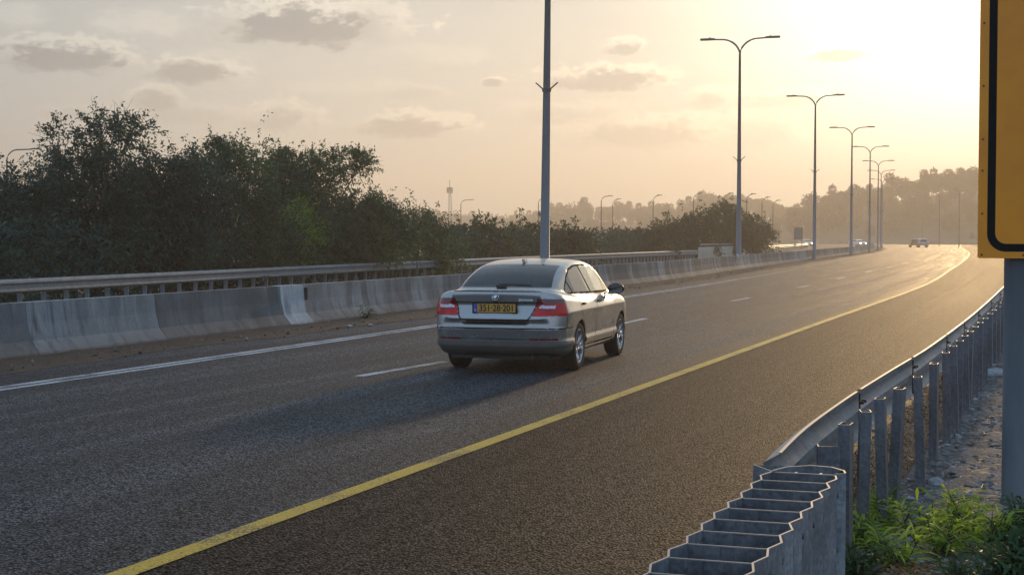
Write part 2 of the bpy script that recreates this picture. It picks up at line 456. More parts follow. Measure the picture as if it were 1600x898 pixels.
# ------------------------------------------------------------------ road curves (world metres)
class Curve:
    def __init__(s, pts, n=14):
        P = [Vector((p[0], p[1])) for p in pts]
        out = []
        for i in range(len(P) - 1):
            p0 = P[max(i - 1, 0)]; p1 = P[i]; p2 = P[i + 1]; p3 = P[min(i + 2, len(P) - 1)]
            d = (p2 - p1).length
            t1 = (p2 - p0) / max((p2 - p0).length, 1e-6) * d
            t2 = (p3 - p1) / max((p3 - p1).length, 1e-6) * d
            for k in range(n):
                u = k / n; u2 = u * u; u3 = u2 * u
                out.append(p1 * (2 * u3 - 3 * u2 + 1) + t1 * (u3 - 2 * u2 + u) + p2 * (3 * u2 - 2 * u3) + t2 * (u3 - u2))
        out.append(P[-1])
        s.p = out
        s.s = [0.0]
        for a, b in zip(out, out[1:]):
            s.s.append(s.s[-1] + (b - a).length)
        s.L = s.s[-1]
    def at(s, d):
        d = min(max(d, 0.0), s.L - 1e-4)
        i = int(np.searchsorted(s.s, d, side='right')) - 1
        i = min(i, len(s.p) - 2)
        u = (d - s.s[i]) / (s.s[i + 1] - s.s[i])
        p = s.p[i].lerp(s.p[i + 1], u)
        a = s.p[max(i - 1, 0)]; b = s.p[min(i + 2, len(s.p) - 1)]
        return p, (b - a).normalized()
    def off(s, d, o):
        p, t = s.at(d)
        return Vector((p[0] + t[1] * o, p[1] - t[0] * o))
    def at_bearing(s, px, dmax=None):
        """arclength where the curve is seen at photograph column px (first crossing)"""
        k = (px - 800) / FPX
        for i in range(len(s.p) - 1):
            a = s.p[i][0] - k * s.p[i][1]; b = s.p[i + 1][0] - k * s.p[i + 1][1]
            if a * b <= 0 and s.p[i][1] > 2:
                return s.s[i] + (s.s[i + 1] - s.s[i]) * (abs(a) / (abs(a) + abs(b) + 1e-9))
        return None
    def at_y(s, y):
        for i in range(len(s.p) - 1):
            if s.p[i][1] <= y < s.p[i + 1][1]:
                return s.s[i] + (s.s[i + 1] - s.s[i]) * (y - s.p[i][1]) / (s.p[i + 1][1] - s.p[i][1])
TH = R(19.3)
def st(s, t):
    return (s * math.cos(TH) + t * math.sin(TH), -s * math.sin(TH) + t * math.cos(TH))
FAR = [(131, 497), (118, 530), (90, 560), (40, 590), (-60, 620)]
YEL = Curve([st(-4.54, -60), st(-4.54, -10), st(-4.54, 30), st(-4.56, 60), st(-5.45, 90), st(-6.5, 122), st(-7.9, 158), st(-9.95, 200),
             (77.3, 265), (100, 345), (117.5, 405), (131, 455), (133, 497), (118, 530), (90, 556), (40, 583), (-60, 612)])
WHI = Curve([st(-11.45, -60), st(-11.45, -10), st(-11.45, 20), st(-11.9, 44), st(-12.5, 63), st(-13.25, 80), st(-14.6, 102), st(-17.0, 141), st(-20.9, 208),
             (63.2, 259), (80, 331), (96, 401), (107, 452), (109, 490), (99, 515), (75, 538), (35, 560), (-60, 588)])
BAR = Curve([st(-13.55, -60), st(-13.55, -10), st(-13.75, 20), st(-14.1, 35), st(-14.7, 62), st(-16.0, 82.5), st(-17.4, 111), st(-19.3, 146), st(-22.6, 207),
             (63.9, 271), (75.5, 326), (88, 392), (96, 440), (97, 478), (86, 503), (62, 524), (20, 545), (-60, 570)])
RAIL = Curve([st(-.98, -1.0), st(-1.0, 4), st(-1.17, 7.6), st(-1.17, 9.5), st(-1.12, 11.5), st(-1.03, 14.5), st(-.95, 21.4), st(-.93, 34.0), st(-.95, 60), st(-1.4, 90), st(-2.3, 125),
              (65, 195), (88.5, 268), (103, 345), (122.5, 405), (139, 460), (142, 503), (126, 540), (96, 568), (40, 596), (-60, 625)])
ORAIL = Curve([st(-19.6, -40), st(-20.4, 0), st(-21.6, 26), st(-22.4, 36), st(-23.3, 47), st(-24.4, 63), st(-25.2, 83), st(-25.7, 100), st(-25.9, 117)])
PARA = Curve([st(-26.0, 119), st(-26.9, 135), st(-28.1, 151)])
CRAIL = Curve([st(-28.3, 153), (26.5, 170), (34, 198), (41.4, 228), (54.5, 285), (60, 320)])

def strip(name, A, B, z, mat, ys=None, step=3.0, parent=None):
    """sheet between two curves, matched by distance ahead"""
    n = 240
    vs = []; uv = []; fs = []
    for i in range(n + 1):
        u = (i / n) ** 1.5
        a = A.at(u * A.L)[0]; b = B.at(u * B.L)[0]
        vs += [(a[0], a[1], z), (b[0], b[1], z)]
        wd = (b - a).length
        uv += [(-wd, u * A.L), (0, u * A.L)] if B is YEL else [(0, u * A.L), (wd, u * A.L)]
    for i in range(n):
        fs.append((2 * i, 2 * i + 1, 2 * i + 3, 2 * i + 2))
    return obj(name, mesh(name, vs, fs, uv=uv), parent, mat)
def band(name, C, d0, d1, o0, o1, z, mat, step=1.5, parent=None):
    n = max(1, int((d1 - d0) / step))
    vs = []; fs = []; uv = []
    for i in range(n + 1):
        d = d0 + (d1 - d0) * i / n
        a = C.off(d, o0); b = C.off(d, o1)
        vs += [(a[0], a[1], z), (b[0], b[1], z)]; uv += [(o0, d), (o1, d)]
    for i in range(n):
        fs.append((2 * i, 2 * i + 1, 2 * i + 3, 2 * i + 2))
    return obj(name, mesh(name, vs, fs, uv=uv), parent, mat)
def sweep(C, prof, d0, d1, step=1.5, origin=(0, 0), closed=True, cap=True):
    n = max(1, int(math.ceil((d1 - d0) / step)))
    m = len(prof); vs = []; fs = []
    for i in range(n + 1):
        d = d0 + (d1 - d0) * i / n
        for (o, z) in prof:
            q = C.off(d, o)
            vs.append((q[0] - origin[0], q[1] - origin[1], z))
    for i in range(n):
        for k in range(m if closed else m - 1):
            k2 = (k + 1) % m
            fs.append((i * m + k, i * m + k2, (i + 1) * m + k2, (i + 1) * m + k))
    if cap and closed:
        fs.append(tuple(range(m))[::-1]); fs.append(tuple(range(n * m, (n + 1) * m)))
    return vs, fs
def wbeam(zc, side=1, off=0.0, th=.004):
    pr = [(0.0, .155), (.018, .148), (.080, .112), (.080, .072), (.012, .022), (.012, -.022), (.080, -.072), (.080, -.112), (.018, -.148), (0.0, -.155)]
    a = [(off + side * d, zc + z) for d, z in pr]
    b = [(off + side * (d - th), zc + z + (.004 if i == 0 else (-.004 if i == 9 else 0))) for i, (d, z) in enumerate(pr)][::-1]
    return a + b

# =================================================================== SETTING
rng = random.Random(7)
# ground with low hills at the back: crest line read off the photograph
SKYL = [(-700, 318), (0, 322), (560, 330), (670, 334), (780, 344), (850, 334), (900, 324), (1000, 324), (1050, 319), (1100, 312), (1150, 307), (1200, 318), (1230, 324), (1260, 316),
        (1300, 298), (1350, 292), (1400, 283), (1460, 272), (1540, 268), (1700, 262), (2400, 280)]
def crest_y(px):
    return float(np.interp(px, [a for a, b in SKYL], [b for a, b in SKYL]))
def crest_d(px):
    return float(np.interp(px, [700, 840, 900, 1200, 1270, 2400], [1150, 900, 800, 740, 600, 580]))
def hill_z(x, y):
    if y < 480: return -.03
    px = 800 + x / y * FPX
    dr = crest_d(px); d0 = float(np.interp(px, [900, 1250, 1560, 1750], [640, 530, 520, 420]))
    zc = pz(crest_y(px), dr) - 7.5
    u = min(max((y - d0) / (dr - d0), 0), 1)
    return -.03 + max(zc, 0) * (u * u * (3 - 2 * u)) ** .8
vs = []; fs = []; nx = 90; ys = [-110, -40, 0, 15, 30, 60, 100, 160, 240, 320, 400, 480, 510, 540, 570, 600, 640, 680, 720, 760, 800, 850, 900, 960, 1020, 1080, 1150, 1250, 1400, 1600, 1900]
for yv in ys:
    for i in range(nx + 1):
        sx = -1 + 2 * i / nx
        xv = (880 if sx < 0 else 1060) * sx
        vs.append((xv, yv, hill_z(xv, yv)))
for j in range(len(ys) - 1):
    for i in range(nx):
        a = j * (nx + 1) + i
        fs.append((a, a + 1, a + nx + 2, a + nx + 1))
tag(obj('ground', mesh('ground', vs, fs, True), None, M['ground']), kind='structure')

# carriageways
tag(strip('road', BAR, YEL, .0, M['asphalt']), kind='structure')
tag(strip('hard_shoulder', YEL, RAIL, .0, M['shoulder']), kind='structure')
OPP_A = Curve([st(-34 + 14.4, -60), st(-19.6, 0), st(-21.3, 26), st(-22.9, 47), st(-24.9, 83), st(-25.6, 117), st(-28, 151), (34, 198), (41.2, 228), (54.2, 285), (70, 345), (84, 410), (90, 455), (89, 480), (78, 500), (50, 520), (0, 540), (-60, 556)])
tag(strip('opposite_road', OPP_A, BAR, -.012, M['far_asphalt']), kind='structure')

# road markings
tag(band('road_marking', YEL, 20, YEL.L - 120, -.075, .075, .005, M['yellow_paint'], 1.0), kind='structure')
tag(band('road_marking', WHI, 20, WHI.L - 110, -.16, -.03, .005, M['white_paint'], 1.5), kind='structure')
tag(band('road_marking', WHI, 20, WHI.L - 110, .04, .17, .005, M['white_paint'], 1.5), kind='structure')
DASH = [((560, 588), (695, 565)), ((958, 508.5), (1009.5, 497.5)), ((1143, 470.5), (1172, 465)), ((1244.5, 449.7), (1263, 446.4)), ((1306, 436), (1320, 433.2)),
        ((1352, 425.5), (1362, 423.4)), ((1386, 418), (1394, 416.5)), ((1410, 411.5), (1417, 410.3)), ((1430, 406.6), (1436, 405.6))]
for a, b in DASH:
    p = Vector(px2w(*a)); q = Vector(px2w(*b)); t = (q - p).normalized(); r = Vector((t[1], -t[0])) * .075
    vs = [(*(p - r), .005), (*(p + r), .005), (*(q + r), .005), (*(q - r), .005)]
    tag(obj('lane_dash', mesh('lane_dash', vs, [(0, 1, 2, 3)]), None, M['white_paint']), kind='structure')
# dirt that has gathered along the foot of the barrier, with a ragged edge
def dirt_strip():
    m = nmat('roadside_dirt', (.026, .019, .016), (.052, .037, .029), 2.2, (.9, .97), 0, .9, 30, 8)
    vs = []; fs = []; r = random.Random(3)
    n = 900
    for i in range(n + 1):
        d = 30 + (BAR.L - 160) * (i / n) ** 1.3
        a = BAR.off(d, -.1)
        pw = WHI.at(min(d, WHI.L))[0]
        # distance to the white line along the local right normal
        p0, t0 = BAR.at(d)
        j = min(range(0, len(WHI.p)), key=lambda k: (WHI.p[k] - p0).length_squared)
        gap = (WHI.p[j] - p0).length
        wv = gap * .47 + .18 * math.sin(d * .21) + .12 * math.sin(d * .9 + 1) + r.uniform(-.07, .07)
        b = BAR.off(d, max(.4, wv)); c = BAR.off(d, max(.3, wv * .55))
        vs += [(a[0], a[1], .05 + r.uniform(0, .02)), (c[0], c[1], .016 + r.uniform(0, .012)), (b[0], b[1], .0045)]
    for i in range(n):
        for k in range(2):
            fs.append((3 * i + k, 3 * i + k + 1, 3 * i + 3 + k + 1, 3 * i + 3 + k))
    return tag(obj('roadside_dirt', mesh('dirt', vs, fs, True), None, m), kind='structure')
dirt_strip()

# verge behind the guardrail, right of the rail, uneven and stony
def verge_z(x, y):
    return .025 * math.sin(x * 2.1 + y * .7) + .02 * math.sin(y * 1.9 - x) + .018 * math.sin(5.1 * x) * math.sin(4.3 * y)
VERGE = nmat('stony_verge_soil', (.060, .057, .054), (.185, .178, .17), 13.0, (.85, .97), 0, 1.0, 26, 9, (1, 1, 1), .38, .62)
r = random.Random(11); vs = []; fs = []
rows = [(-3 + 42 * (j / 170) ** 1.25) for j in range(171)]
for j, tv in enumerate(rows):
    for i in range(41):
        o = .12 + 6.5 * (i / 40) ** 1.5
        d0 = RAIL.at_y(1.0) + tv if j else RAIL.at_y(1.0) - 3
        q = RAIL.off(max(d0, 0), o)
        vs.append((q[0], q[1], .02 + verge_z(q[0], q[1]) + r.uniform(-.022, .022)))
for j in range(170):
    for i in range(40):
        a = j * 41 + i
        fs.append((a, a + 1, a + 42, a + 41))
tag(obj('verge', mesh('verge', vs, fs, True), None, VERGE), kind='structure')
tag(band('verge', RAIL, RAIL.at_y(38), RAIL.L - 60, .12, 14, .004, M['soil'], 6), kind='structure')

def foot_strip():
    r_ = random.Random(4); vs = []; fs = []; d0, d1 = RAIL.at_y(6.9), RAIL.at_y(60); n = 180
    for i in range(n + 1):
        d = d0 + (d1 - d0) * (i / n) ** 1.3
        w_ = .42 * min(1, .08 + (d - d0) / 1.6) + r_.uniform(-.03, .03)
        a = RAIL.off(d, -max(w_, .02)); b = RAIL.off(d, .13); vs += [(a[0], a[1], .006), (b[0], b[1], .006)]
    for i in range(n): fs.append((2 * i, 2 * i + 1, 2 * i + 3, 2 * i + 2))
    return obj('verge', mesh('verge', vs, fs), None, nmat('rail_foot_dirt', (.035, .026, .020), (.075, .055, .042), 4.0, (.9, .97), 0, .9, 30, 7))
tag(foot_strip(), kind='structure')
if False: tag(band('verge', RAIL, RAIL.at_y(7.0), RAIL.at_y(60), -.42, .13, .006, nmat('rail_foot_dirt', (.035, .026, .020), (.075, .055, .042), 4.0, (.9, .97), 0, .9, 30, 7), .5), kind='structure')

# gravel on the verge
def gravel():
    r = np.random.default_rng(5)
    n = 30000
    base = np.array([(1, 0, 0), (-1, 0, 0), (0, 1, 0), (0, -1, 0), (0, 0, .7), (0, 0, -.5)], float)
    ft = np.array([(0, 2, 4), (2, 1, 4), (1, 3, 4), (3, 0, 4), (2, 0, 5), (1, 2, 5), (3, 1, 5), (0, 3, 5)])
    V = []; F = []
    for k in range(n):
        t = 3.5 + 26 * r.random() ** 1.6; o = .15 + 4.5 * r.random() ** 1.2
        q = RAIL.off(RAIL.at_y(1.0) + t, o)
        s = .007 + .034 * r.random() ** 3.0
        a = r.random() * 6.28; ca, sa = math.cos(a), math.sin(a)
        b = base * np.array([s * r.uniform(.8, 1.6), s * r.uniform(.5, 1), s * r.uniform(.35, .7)]) + r.normal(0, s * .15, (6, 3))
        x = b[:, 0] * ca - b[:, 1] * sa + q[0]; y = b[:, 0] * sa + b[:, 1] * ca + q[1]
        z = b[:, 2] + .022 + verge_z(q[0], q[1])
        V.append(np.stack([x, y, z], 1)); F.append(ft + 6 * k)
    m = pmat('verge_gravel_stone', (.4, .38, .35), .85)
    t = NT(m.node_tree); gi = t.node('ShaderNodeNewGeometry')
    t.put(t.n['Principled BSDF'].inputs['Base Color'], t.mix(gi.outputs['Random Per Island'], c4((.11, .10, .095)), c4((.42, .41, .40))))
    tag(obj('gravel', mesh('gravel', np.concatenate(V), np.concatenate(F)), None, m), 'loose pale gravel scattered over the verge behind the guardrail', kind='stuff')
gravel()
def rock(x, y, s, label, seed, sq=(1, 1, 1), name='rock', cat='rock', col=(.42, .43, .44)):
    import bmesh
    r = random.Random(seed); b = bmesh.new(); bmesh.ops.create_icosphere(b, subdivisions=3, radius=1)
    dirs = [Vector((r.gauss(0, 1), r.gauss(0, 1), r.gauss(0, 1))).normalized() for _ in range(9)]
    for v in b.verts:
        p = v.co.copy()
        for d in dirs:
            e = p.dot(d) - .82
            if e > 0: p -= d * e * .85
        v.co = Vector((p[0] * s * sq[0], p[1] * s * sq[1], p[2] * s * sq[2]))
    me = bpy.data.meshes.new('rock'); b.to_mesh(me); b.free()
    m = nmat('rock_' + str(seed), col, tuple(c * .7 for c in col), 25, (.8, .95), 0, .7, 70, 7)
    o = obj(name, me, None, m, (x, y, verge_z(x, y) + s * sq[2] * .5)); o.rotation_euler = (0, 0, r.uniform(0, 6))
    tag(o, label, cat)
q = px2w(1462, 762); rock(q[0], q[1], .075, 'rounded pale grey rock behind the leafy weeds near the guardrail posts', 21, (1, .8, .6))
q = px2w(1420, 842); rock(q[0], q[1], .06, 'flat grey stone lying half under the leafy weeds', 22, (1.2, .8, .35), col=(.3, .31, .33))
q = px2w(1554, 590); rock(q[0], q[1], .16, 'jagged pale stone lying among gravel near the farthest visible posts', 23, (1.3, .8, .5))

# =================================================================== CONCRETE MEDIAN BARRIER
def concrete(name, c1, c2, dirty):
    m = pmat(name, c1, .85)
    t = NT(m.node_tree); p = t.n['Principled BSDF']
    tc = t.node('ShaderNodeTexCoord'); ob = tc.outputs['Object']
    big = t.noise(t.scale(ob, (1, 1, .6)), .55, 5.0, .6)
    streak = t.noise(t.scale(ob, (1, 1, .09)), 3.6, 5.0, .65)
    col = t.mix(t.ramp(big, .4, .6), c4([c * .8 for c in c1]), c4([c * 1.12 for c in c2]))
    col = t.mix(t.math('MULTIPLY', t.ramp(streak, .46, .62, 0, .85), t.ramp(t.noise(ob, .5, 2.0), .35, .6, .25, 1.0)), col, c4((.075, .08, .085)))
    wash = t.noise(t.scale(ob, (1, 1, .14)), 1.7, 4.0, .6)
    col = t.mix(t.math('MULTIPLY', t.ramp(wash, .50, .66, 0, .75), t.ramp(t.noise(ob, .33, 3.0), .42, .6)), col, c4((.46, .46, .44)))
    crk = t.noise(t.scale(ob, (1, 1, .5)), 5.0, 8.0, .75)
    col = t.mix(t.ramp(t.math('ABSOLUTE', t.math('SUBTRACT', crk, .5)), 0, .012, .55, 0), col, c4((.05, .05, .05)))
    sp = t.node('ShaderNodeSeparateXYZ'); t.put(sp.inputs[0], ob)
    foot = t.math('MULTIPLY', t.ramp(t.math('ADD', sp.outputs[2], t.math('MULTIPLY', t.math('SUBTRACT', streak, .5), .5)), .34, .02), dirty)
    col = t.mix(foot, col, c4((.16, .125, .095)))
    t.put(p.inputs['Base Color'], col)
    b = t.node('ShaderNodeBump'); b.inputs['Strength'].default_value = .45; b.inputs['Distance'].default_value = .02
    t.put(b.inputs['Height'], t.noise(ob, 22.0, 6.0, .7)); t.put(p.inputs['Normal'], b.outputs[0])
    return m
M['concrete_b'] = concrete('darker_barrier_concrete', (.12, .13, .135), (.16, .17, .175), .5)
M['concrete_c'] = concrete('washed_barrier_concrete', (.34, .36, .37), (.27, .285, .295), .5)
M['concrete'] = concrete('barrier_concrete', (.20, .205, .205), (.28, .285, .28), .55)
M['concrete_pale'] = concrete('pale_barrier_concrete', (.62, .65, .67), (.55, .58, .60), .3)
M['parapet'] = nmat('sunlit_cream_parapet', (.62, .55, .44), (.50, .44, .36), 1.5, (.8, .9), 0, .3, 20)  # cream tone stands in for sunlight on the wall face
JER = [(0, 0), (-.02, .08), (-.16, .25), (-.22, .50), (-.25, .80), (-.43, .80), (-.46, .5), (-.52, .25), (-.66, .08), (-.68, 0)]
org = BAR.at(BAR.at_y(20))[0]
bar = thing('concrete_barrier', 'long grey concrete median barrier with stained sloping face and paler joint pieces', 'barrier', (org[0], org[1], 0))
def bseg(d0, d1, mat, name='barrier_segment', grow=0.0, label=None):
    pr = [(o + grow, z + (grow if z > .7 else 0)) for o, z in JER]
    vs, fs = sweep(BAR, pr, d0 + .006, d1 - .006, 1.2 if d0 < 140 else 4.0, (org[0], org[1]))
    o = obj(name, mesh(name, vs, fs), bar, mat)
    if label: o['label'] = label
bp = []
for a, b in ((455, 491), (1036, 1046.5), (1190, 1194)):
    s0 = BAR.at_bearing(a); s1 = BAR.at_bearing(b); bp.append((s0, s1))
d = 30.0; r = random.Random(2)
cuts = []
end = BAR.L - 150
pieces = []
cur = 22.0
bp = [(BAR.at_bearing(62), BAR.at_bearing(62)), (BAR.at_bearing(262), BAR.at_bearing(262))] + bp
for (s0, s1) in bp + [(end, end)]:
    L = s0 - cur; n = max(1, round(L / 9.0))
    for k in range(n): pieces.append((cur + L * k / n, cur + L * (k + 1) / n, False))
    if s1 > s0: pieces.append((s0, s1, True))
    cur = s1
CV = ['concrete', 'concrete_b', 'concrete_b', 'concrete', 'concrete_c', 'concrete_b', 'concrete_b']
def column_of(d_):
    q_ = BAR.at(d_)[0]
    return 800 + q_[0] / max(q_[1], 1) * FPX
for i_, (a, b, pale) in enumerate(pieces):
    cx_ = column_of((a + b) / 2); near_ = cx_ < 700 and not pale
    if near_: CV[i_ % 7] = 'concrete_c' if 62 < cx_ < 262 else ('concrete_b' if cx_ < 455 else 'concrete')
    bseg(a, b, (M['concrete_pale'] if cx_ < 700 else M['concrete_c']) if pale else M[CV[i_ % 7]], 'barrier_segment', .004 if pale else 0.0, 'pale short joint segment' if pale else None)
# drainage slot in the pale joint
s1 = bp[2][1]; q = BAR.off(s1 + .06, -.215)
MB().box((q[0] - org[0], q[1] - org[1], .62), (.06, .05, .24), -TH).build('joint_slot', M['dark_bolt'], bar)

# =================================================================== OPPOSITE RAILS
def rail_thing(C, d0, d1, name, label, side, off, ztop, postgap, mat, postw=.10, posth=None, step=2.0, seclen=8.0, double=False):
    o0 = C.at(d0)[0]
    T = thing(name, label, 'guardrail', (o0[0], o0[1], 0))
    d = d0; k = 0
    while d < d1 - .1:
        e = min(d + seclen, d1)
        vs, fs = sweep(C, wbeam(ztop - .155, side, off + .002 * (k % 2)), d, e + .03, step, (o0[0], o0[1]), cap=False)
        obj('rail_section', mesh('rail_section', vs, fs), T, mat)
        d = e; k += 1
    pm = None; d = d0 + .4; r = random.Random(5)
    while d < d1:
        p, t = C.at(d); q = C.off(d, off - side * .10)
        if pm is None:
            mb = MB(); mb.box((0, 0, (ztop - .02) / 2 - .2), (.055, postw, ztop + .38)); mb.box((0, side * (postw / 2 + .02), ztop - .17), (.05, .05, .12)); pm = mb.me('post'); pm.materials.append(mat)
        po = obj('post', pm, T, None, (q[0] - o0[0], q[1] - o0[1], r.uniform(-.01, .01)))
        po.rotation_euler = (r.uniform(-.015, .015), r.uniform(-.015, .015), math.atan2(t[1], t[0]) )
        d += postgap
    return T
rail_thing(ORAIL, 8, ORAIL.L, 'guardrail', 'long steel guardrail on posts beyond the median barrier, in front of the dark trees', 1, 0, .80, .98, M['galv'])
# parapet, its sunlit look painted in cream, with a handrail
o0 = PARA.at(0)[0]
T = thing('bridge_parapet', 'short pale parapet with a handrail on top, between the two far guardrails', 'parapet', (o0[0], o0[1], 0))
vs, fs = sweep(PARA, [(0, 0), (0, 1.02), (-.25, 1.02), (-.25, 0)], 0, PARA.L, 3, (o0[0], o0[1]))
obj('parapet_wall', mesh('parapet_wall', vs, fs), T, M['parapet'])
vs, fs = sweep(PARA, [(0, 1.16), (0, 1.28), (-.12, 1.28), (-.12, 1.16)], -.0, PARA.L, 3, (o0[0], o0[1]))
obj('handrail', mesh('handrail', vs, fs), T, M['edge_steel'])
for k in range(16):
    q = PARA.off(.3 + k * (PARA.L - .6) / 15, -.08)
    MB().box((q[0] - o0[0], q[1] - o0[1], 1.09), (.06, .06, .16)).build('handrail_post', M['galv_old'], T)
rail_thing(CRAIL, 0, CRAIL.L, 'guardrail', 'far curving guardrail beyond the median, ending near the oncoming car', 1, 0, .80, 4.0, M['galv'], seclen=16, step=4)

# =================================================================== RIGHT GUARDRAIL
g0 = RAIL.at_y(6.75)
go = RAIL.at(g0)[0]
G = thing('guardrail', 'nearest galvanised guardrail seen from behind with crowded posts, right of the road', 'guardrail', (go[0], go[1], 0))
ZT = .76
cuts = [RAIL.at_y(v) for v in (7.15, 10.0, 12.75, 15.8, 18.3, 21.3, 25.3, 29.3, 33.3, 37.3, 41.3, 49, 61, 77, 97, 120, 150, 190, 240)]
cuts += [cuts[-1] + 50 * k for k in range(1, 9)]
for k in range(len(cuts) - 1):
    if cuts[k + 1] > RAIL.L - 5: break
    near = k < 10
    vs, fs = sweep(RAIL, wbeam(ZT - .155, -1, -.02 - .0035 * (k % 2)), cuts[k] - .08, cuts[k + 1] + .08, .35 if near else 3.0, (go[0], go[1]), cap=False)
    obj('rail_section', mesh('rail_section', vs, fs), G, M['galv'])
    # bright rolled top lip
    if near:
        c = [(-.02 + .003, ZT + .001), (-.02 + .003, ZT + .006), (-.034, ZT + .006), (-.034, ZT + .001)]
        vs, fs = sweep(RAIL, c, cuts[k] - .08, cuts[k + 1] + .08, .35, (go[0], go[1]))
        obj('top_lip', mesh('top_lip', vs, fs), G, M['edge_steel'])
# splice bolts and straps
for k in range(1, 11):
    q = RAIL.off(cuts[k], .0); p, t = RAIL.at(cuts[k])
    for dz in (.07, .235):
        for ds in (-.06, .06):
            c = (q[0] - go[0] + t[0] * ds - t[1] * .03, q[1] - go[1] + t[1] * ds + t[0] * .03, ZT - dz)
            mb = MB(); mb.tube([(c[0] + t[1] * .014, c[1] - t[0] * .014, c[2]), (c[0] + t[1] * .045, c[1] - t[0] * .045, c[2])], .010, 6)
            mb.build('splice_bolt', M['dark_bolt'], G)
    mb = MB(); mb.box((q[0] - go[0] - t[1] * .02, q[1] - go[1] + t[0] * .02, ZT - .155), (.007, .010, .28), math.atan2(t[1], t[0])); mb.build('splice_edge', M['dark_bolt'], G)
# posts: open C sections standing on our side of the rail
def post_mesh(h=1.35):
    a, b, th, l = .060, .125, .005, .018      # width across view, depth, sheet, lip
    out = [(-a / 2, b / 2), (-a / 2, -b / 2), (a / 2, -b / 2), (a / 2, b / 2), (a / 2 - l, b / 2), (a / 2 - l, b / 2 - th), (a / 2 - th, b / 2 - th), (a / 2 - th, -b / 2 + th),
           (-a / 2 + th, -b / 2 + th), (-a / 2 + th, b / 2 - th), (-a / 2 + l, b / 2 - th), (-a / 2 + l, b / 2)]
    mb = MB()
    n = len(out)
    vs = [(p[0], p[1], -.5) for p in out] + [(p[0], p[1], h - .5) for p in out]
    fs = [(i, (i + 1) % n, n + (i + 1) % n, n + i) for i in range(n)]
    for quad in ((0, 1, 8, 9), (1, 2, 7, 8), (2, 3, 6, 7), (3, 4, 5, 6), (9, 10, 11, 0)):
        fs.append(tuple(n + i for i in quad))
    mb.add(vs, fs)
    return mb.me('post')
PM = post_mesh(1.31); PM.materials.append(M['galv_old'])
PTOP = [(1322, 661, .00, 0), (1352, 641, .02, .3), (1375, 622, -.035, 0), (1406, 605.5, .045, -.1), (1434, 588, -.035, .1), (1460, 567, .0, 0), (1478, 550, -.02, .1), (1490, 540, -.03, 0), (1500, 532, .0, .1),
        (1508, 524, -.03, 0), (1516.5, 517, .02, 0), (1524.5, 510, 0, .1), (1532, 503.5, 0, 0), (1540, 497, 0, 0), (1547.5, 489.5, 0, 0), (1554, 484, 0, 0), (1560, 478.5, 0, 0), (1566, 473, 0, 0)]
r = random.Random(9)
PZ = .79
lst = []
for (x, y, ln, yw) in PTOP:
    q = px2w(x, y, PZ); lst.append((q[0], q[1], ln, yw))
dd = RAIL.at_y(lst[-1][1] + .9)
for k in range(30):
    q = RAIL.off(dd, .16); lst.append((q[0], q[1], r.uniform(-.02, .02), r.uniform(-.1, .1))); dd += .95
for (x, y, ln, yw) in lst:
    po = obj('post', PM, G, None, (x - go[0] - math.sin(ln) * .81, y - go[1], PZ - .81))
    po.rotation_euler = (r.uniform(-.015, .015), ln * 1.0, -TH + yw * .5 + r.uniform(-.06, .06))
# short spacer box between the cushion and the first post
q = px2w(1296, 697, .72)
MB().box((q[0] - go[0], q[1] - go[1], .62), (.10, .006, .2), -TH * .4).box((q[0] - go[0] - .047, q[1] - go[1] + .05, .62), (.006, .10, .2), -TH * .4).build('spacer_plate', M['galv_old'], G)

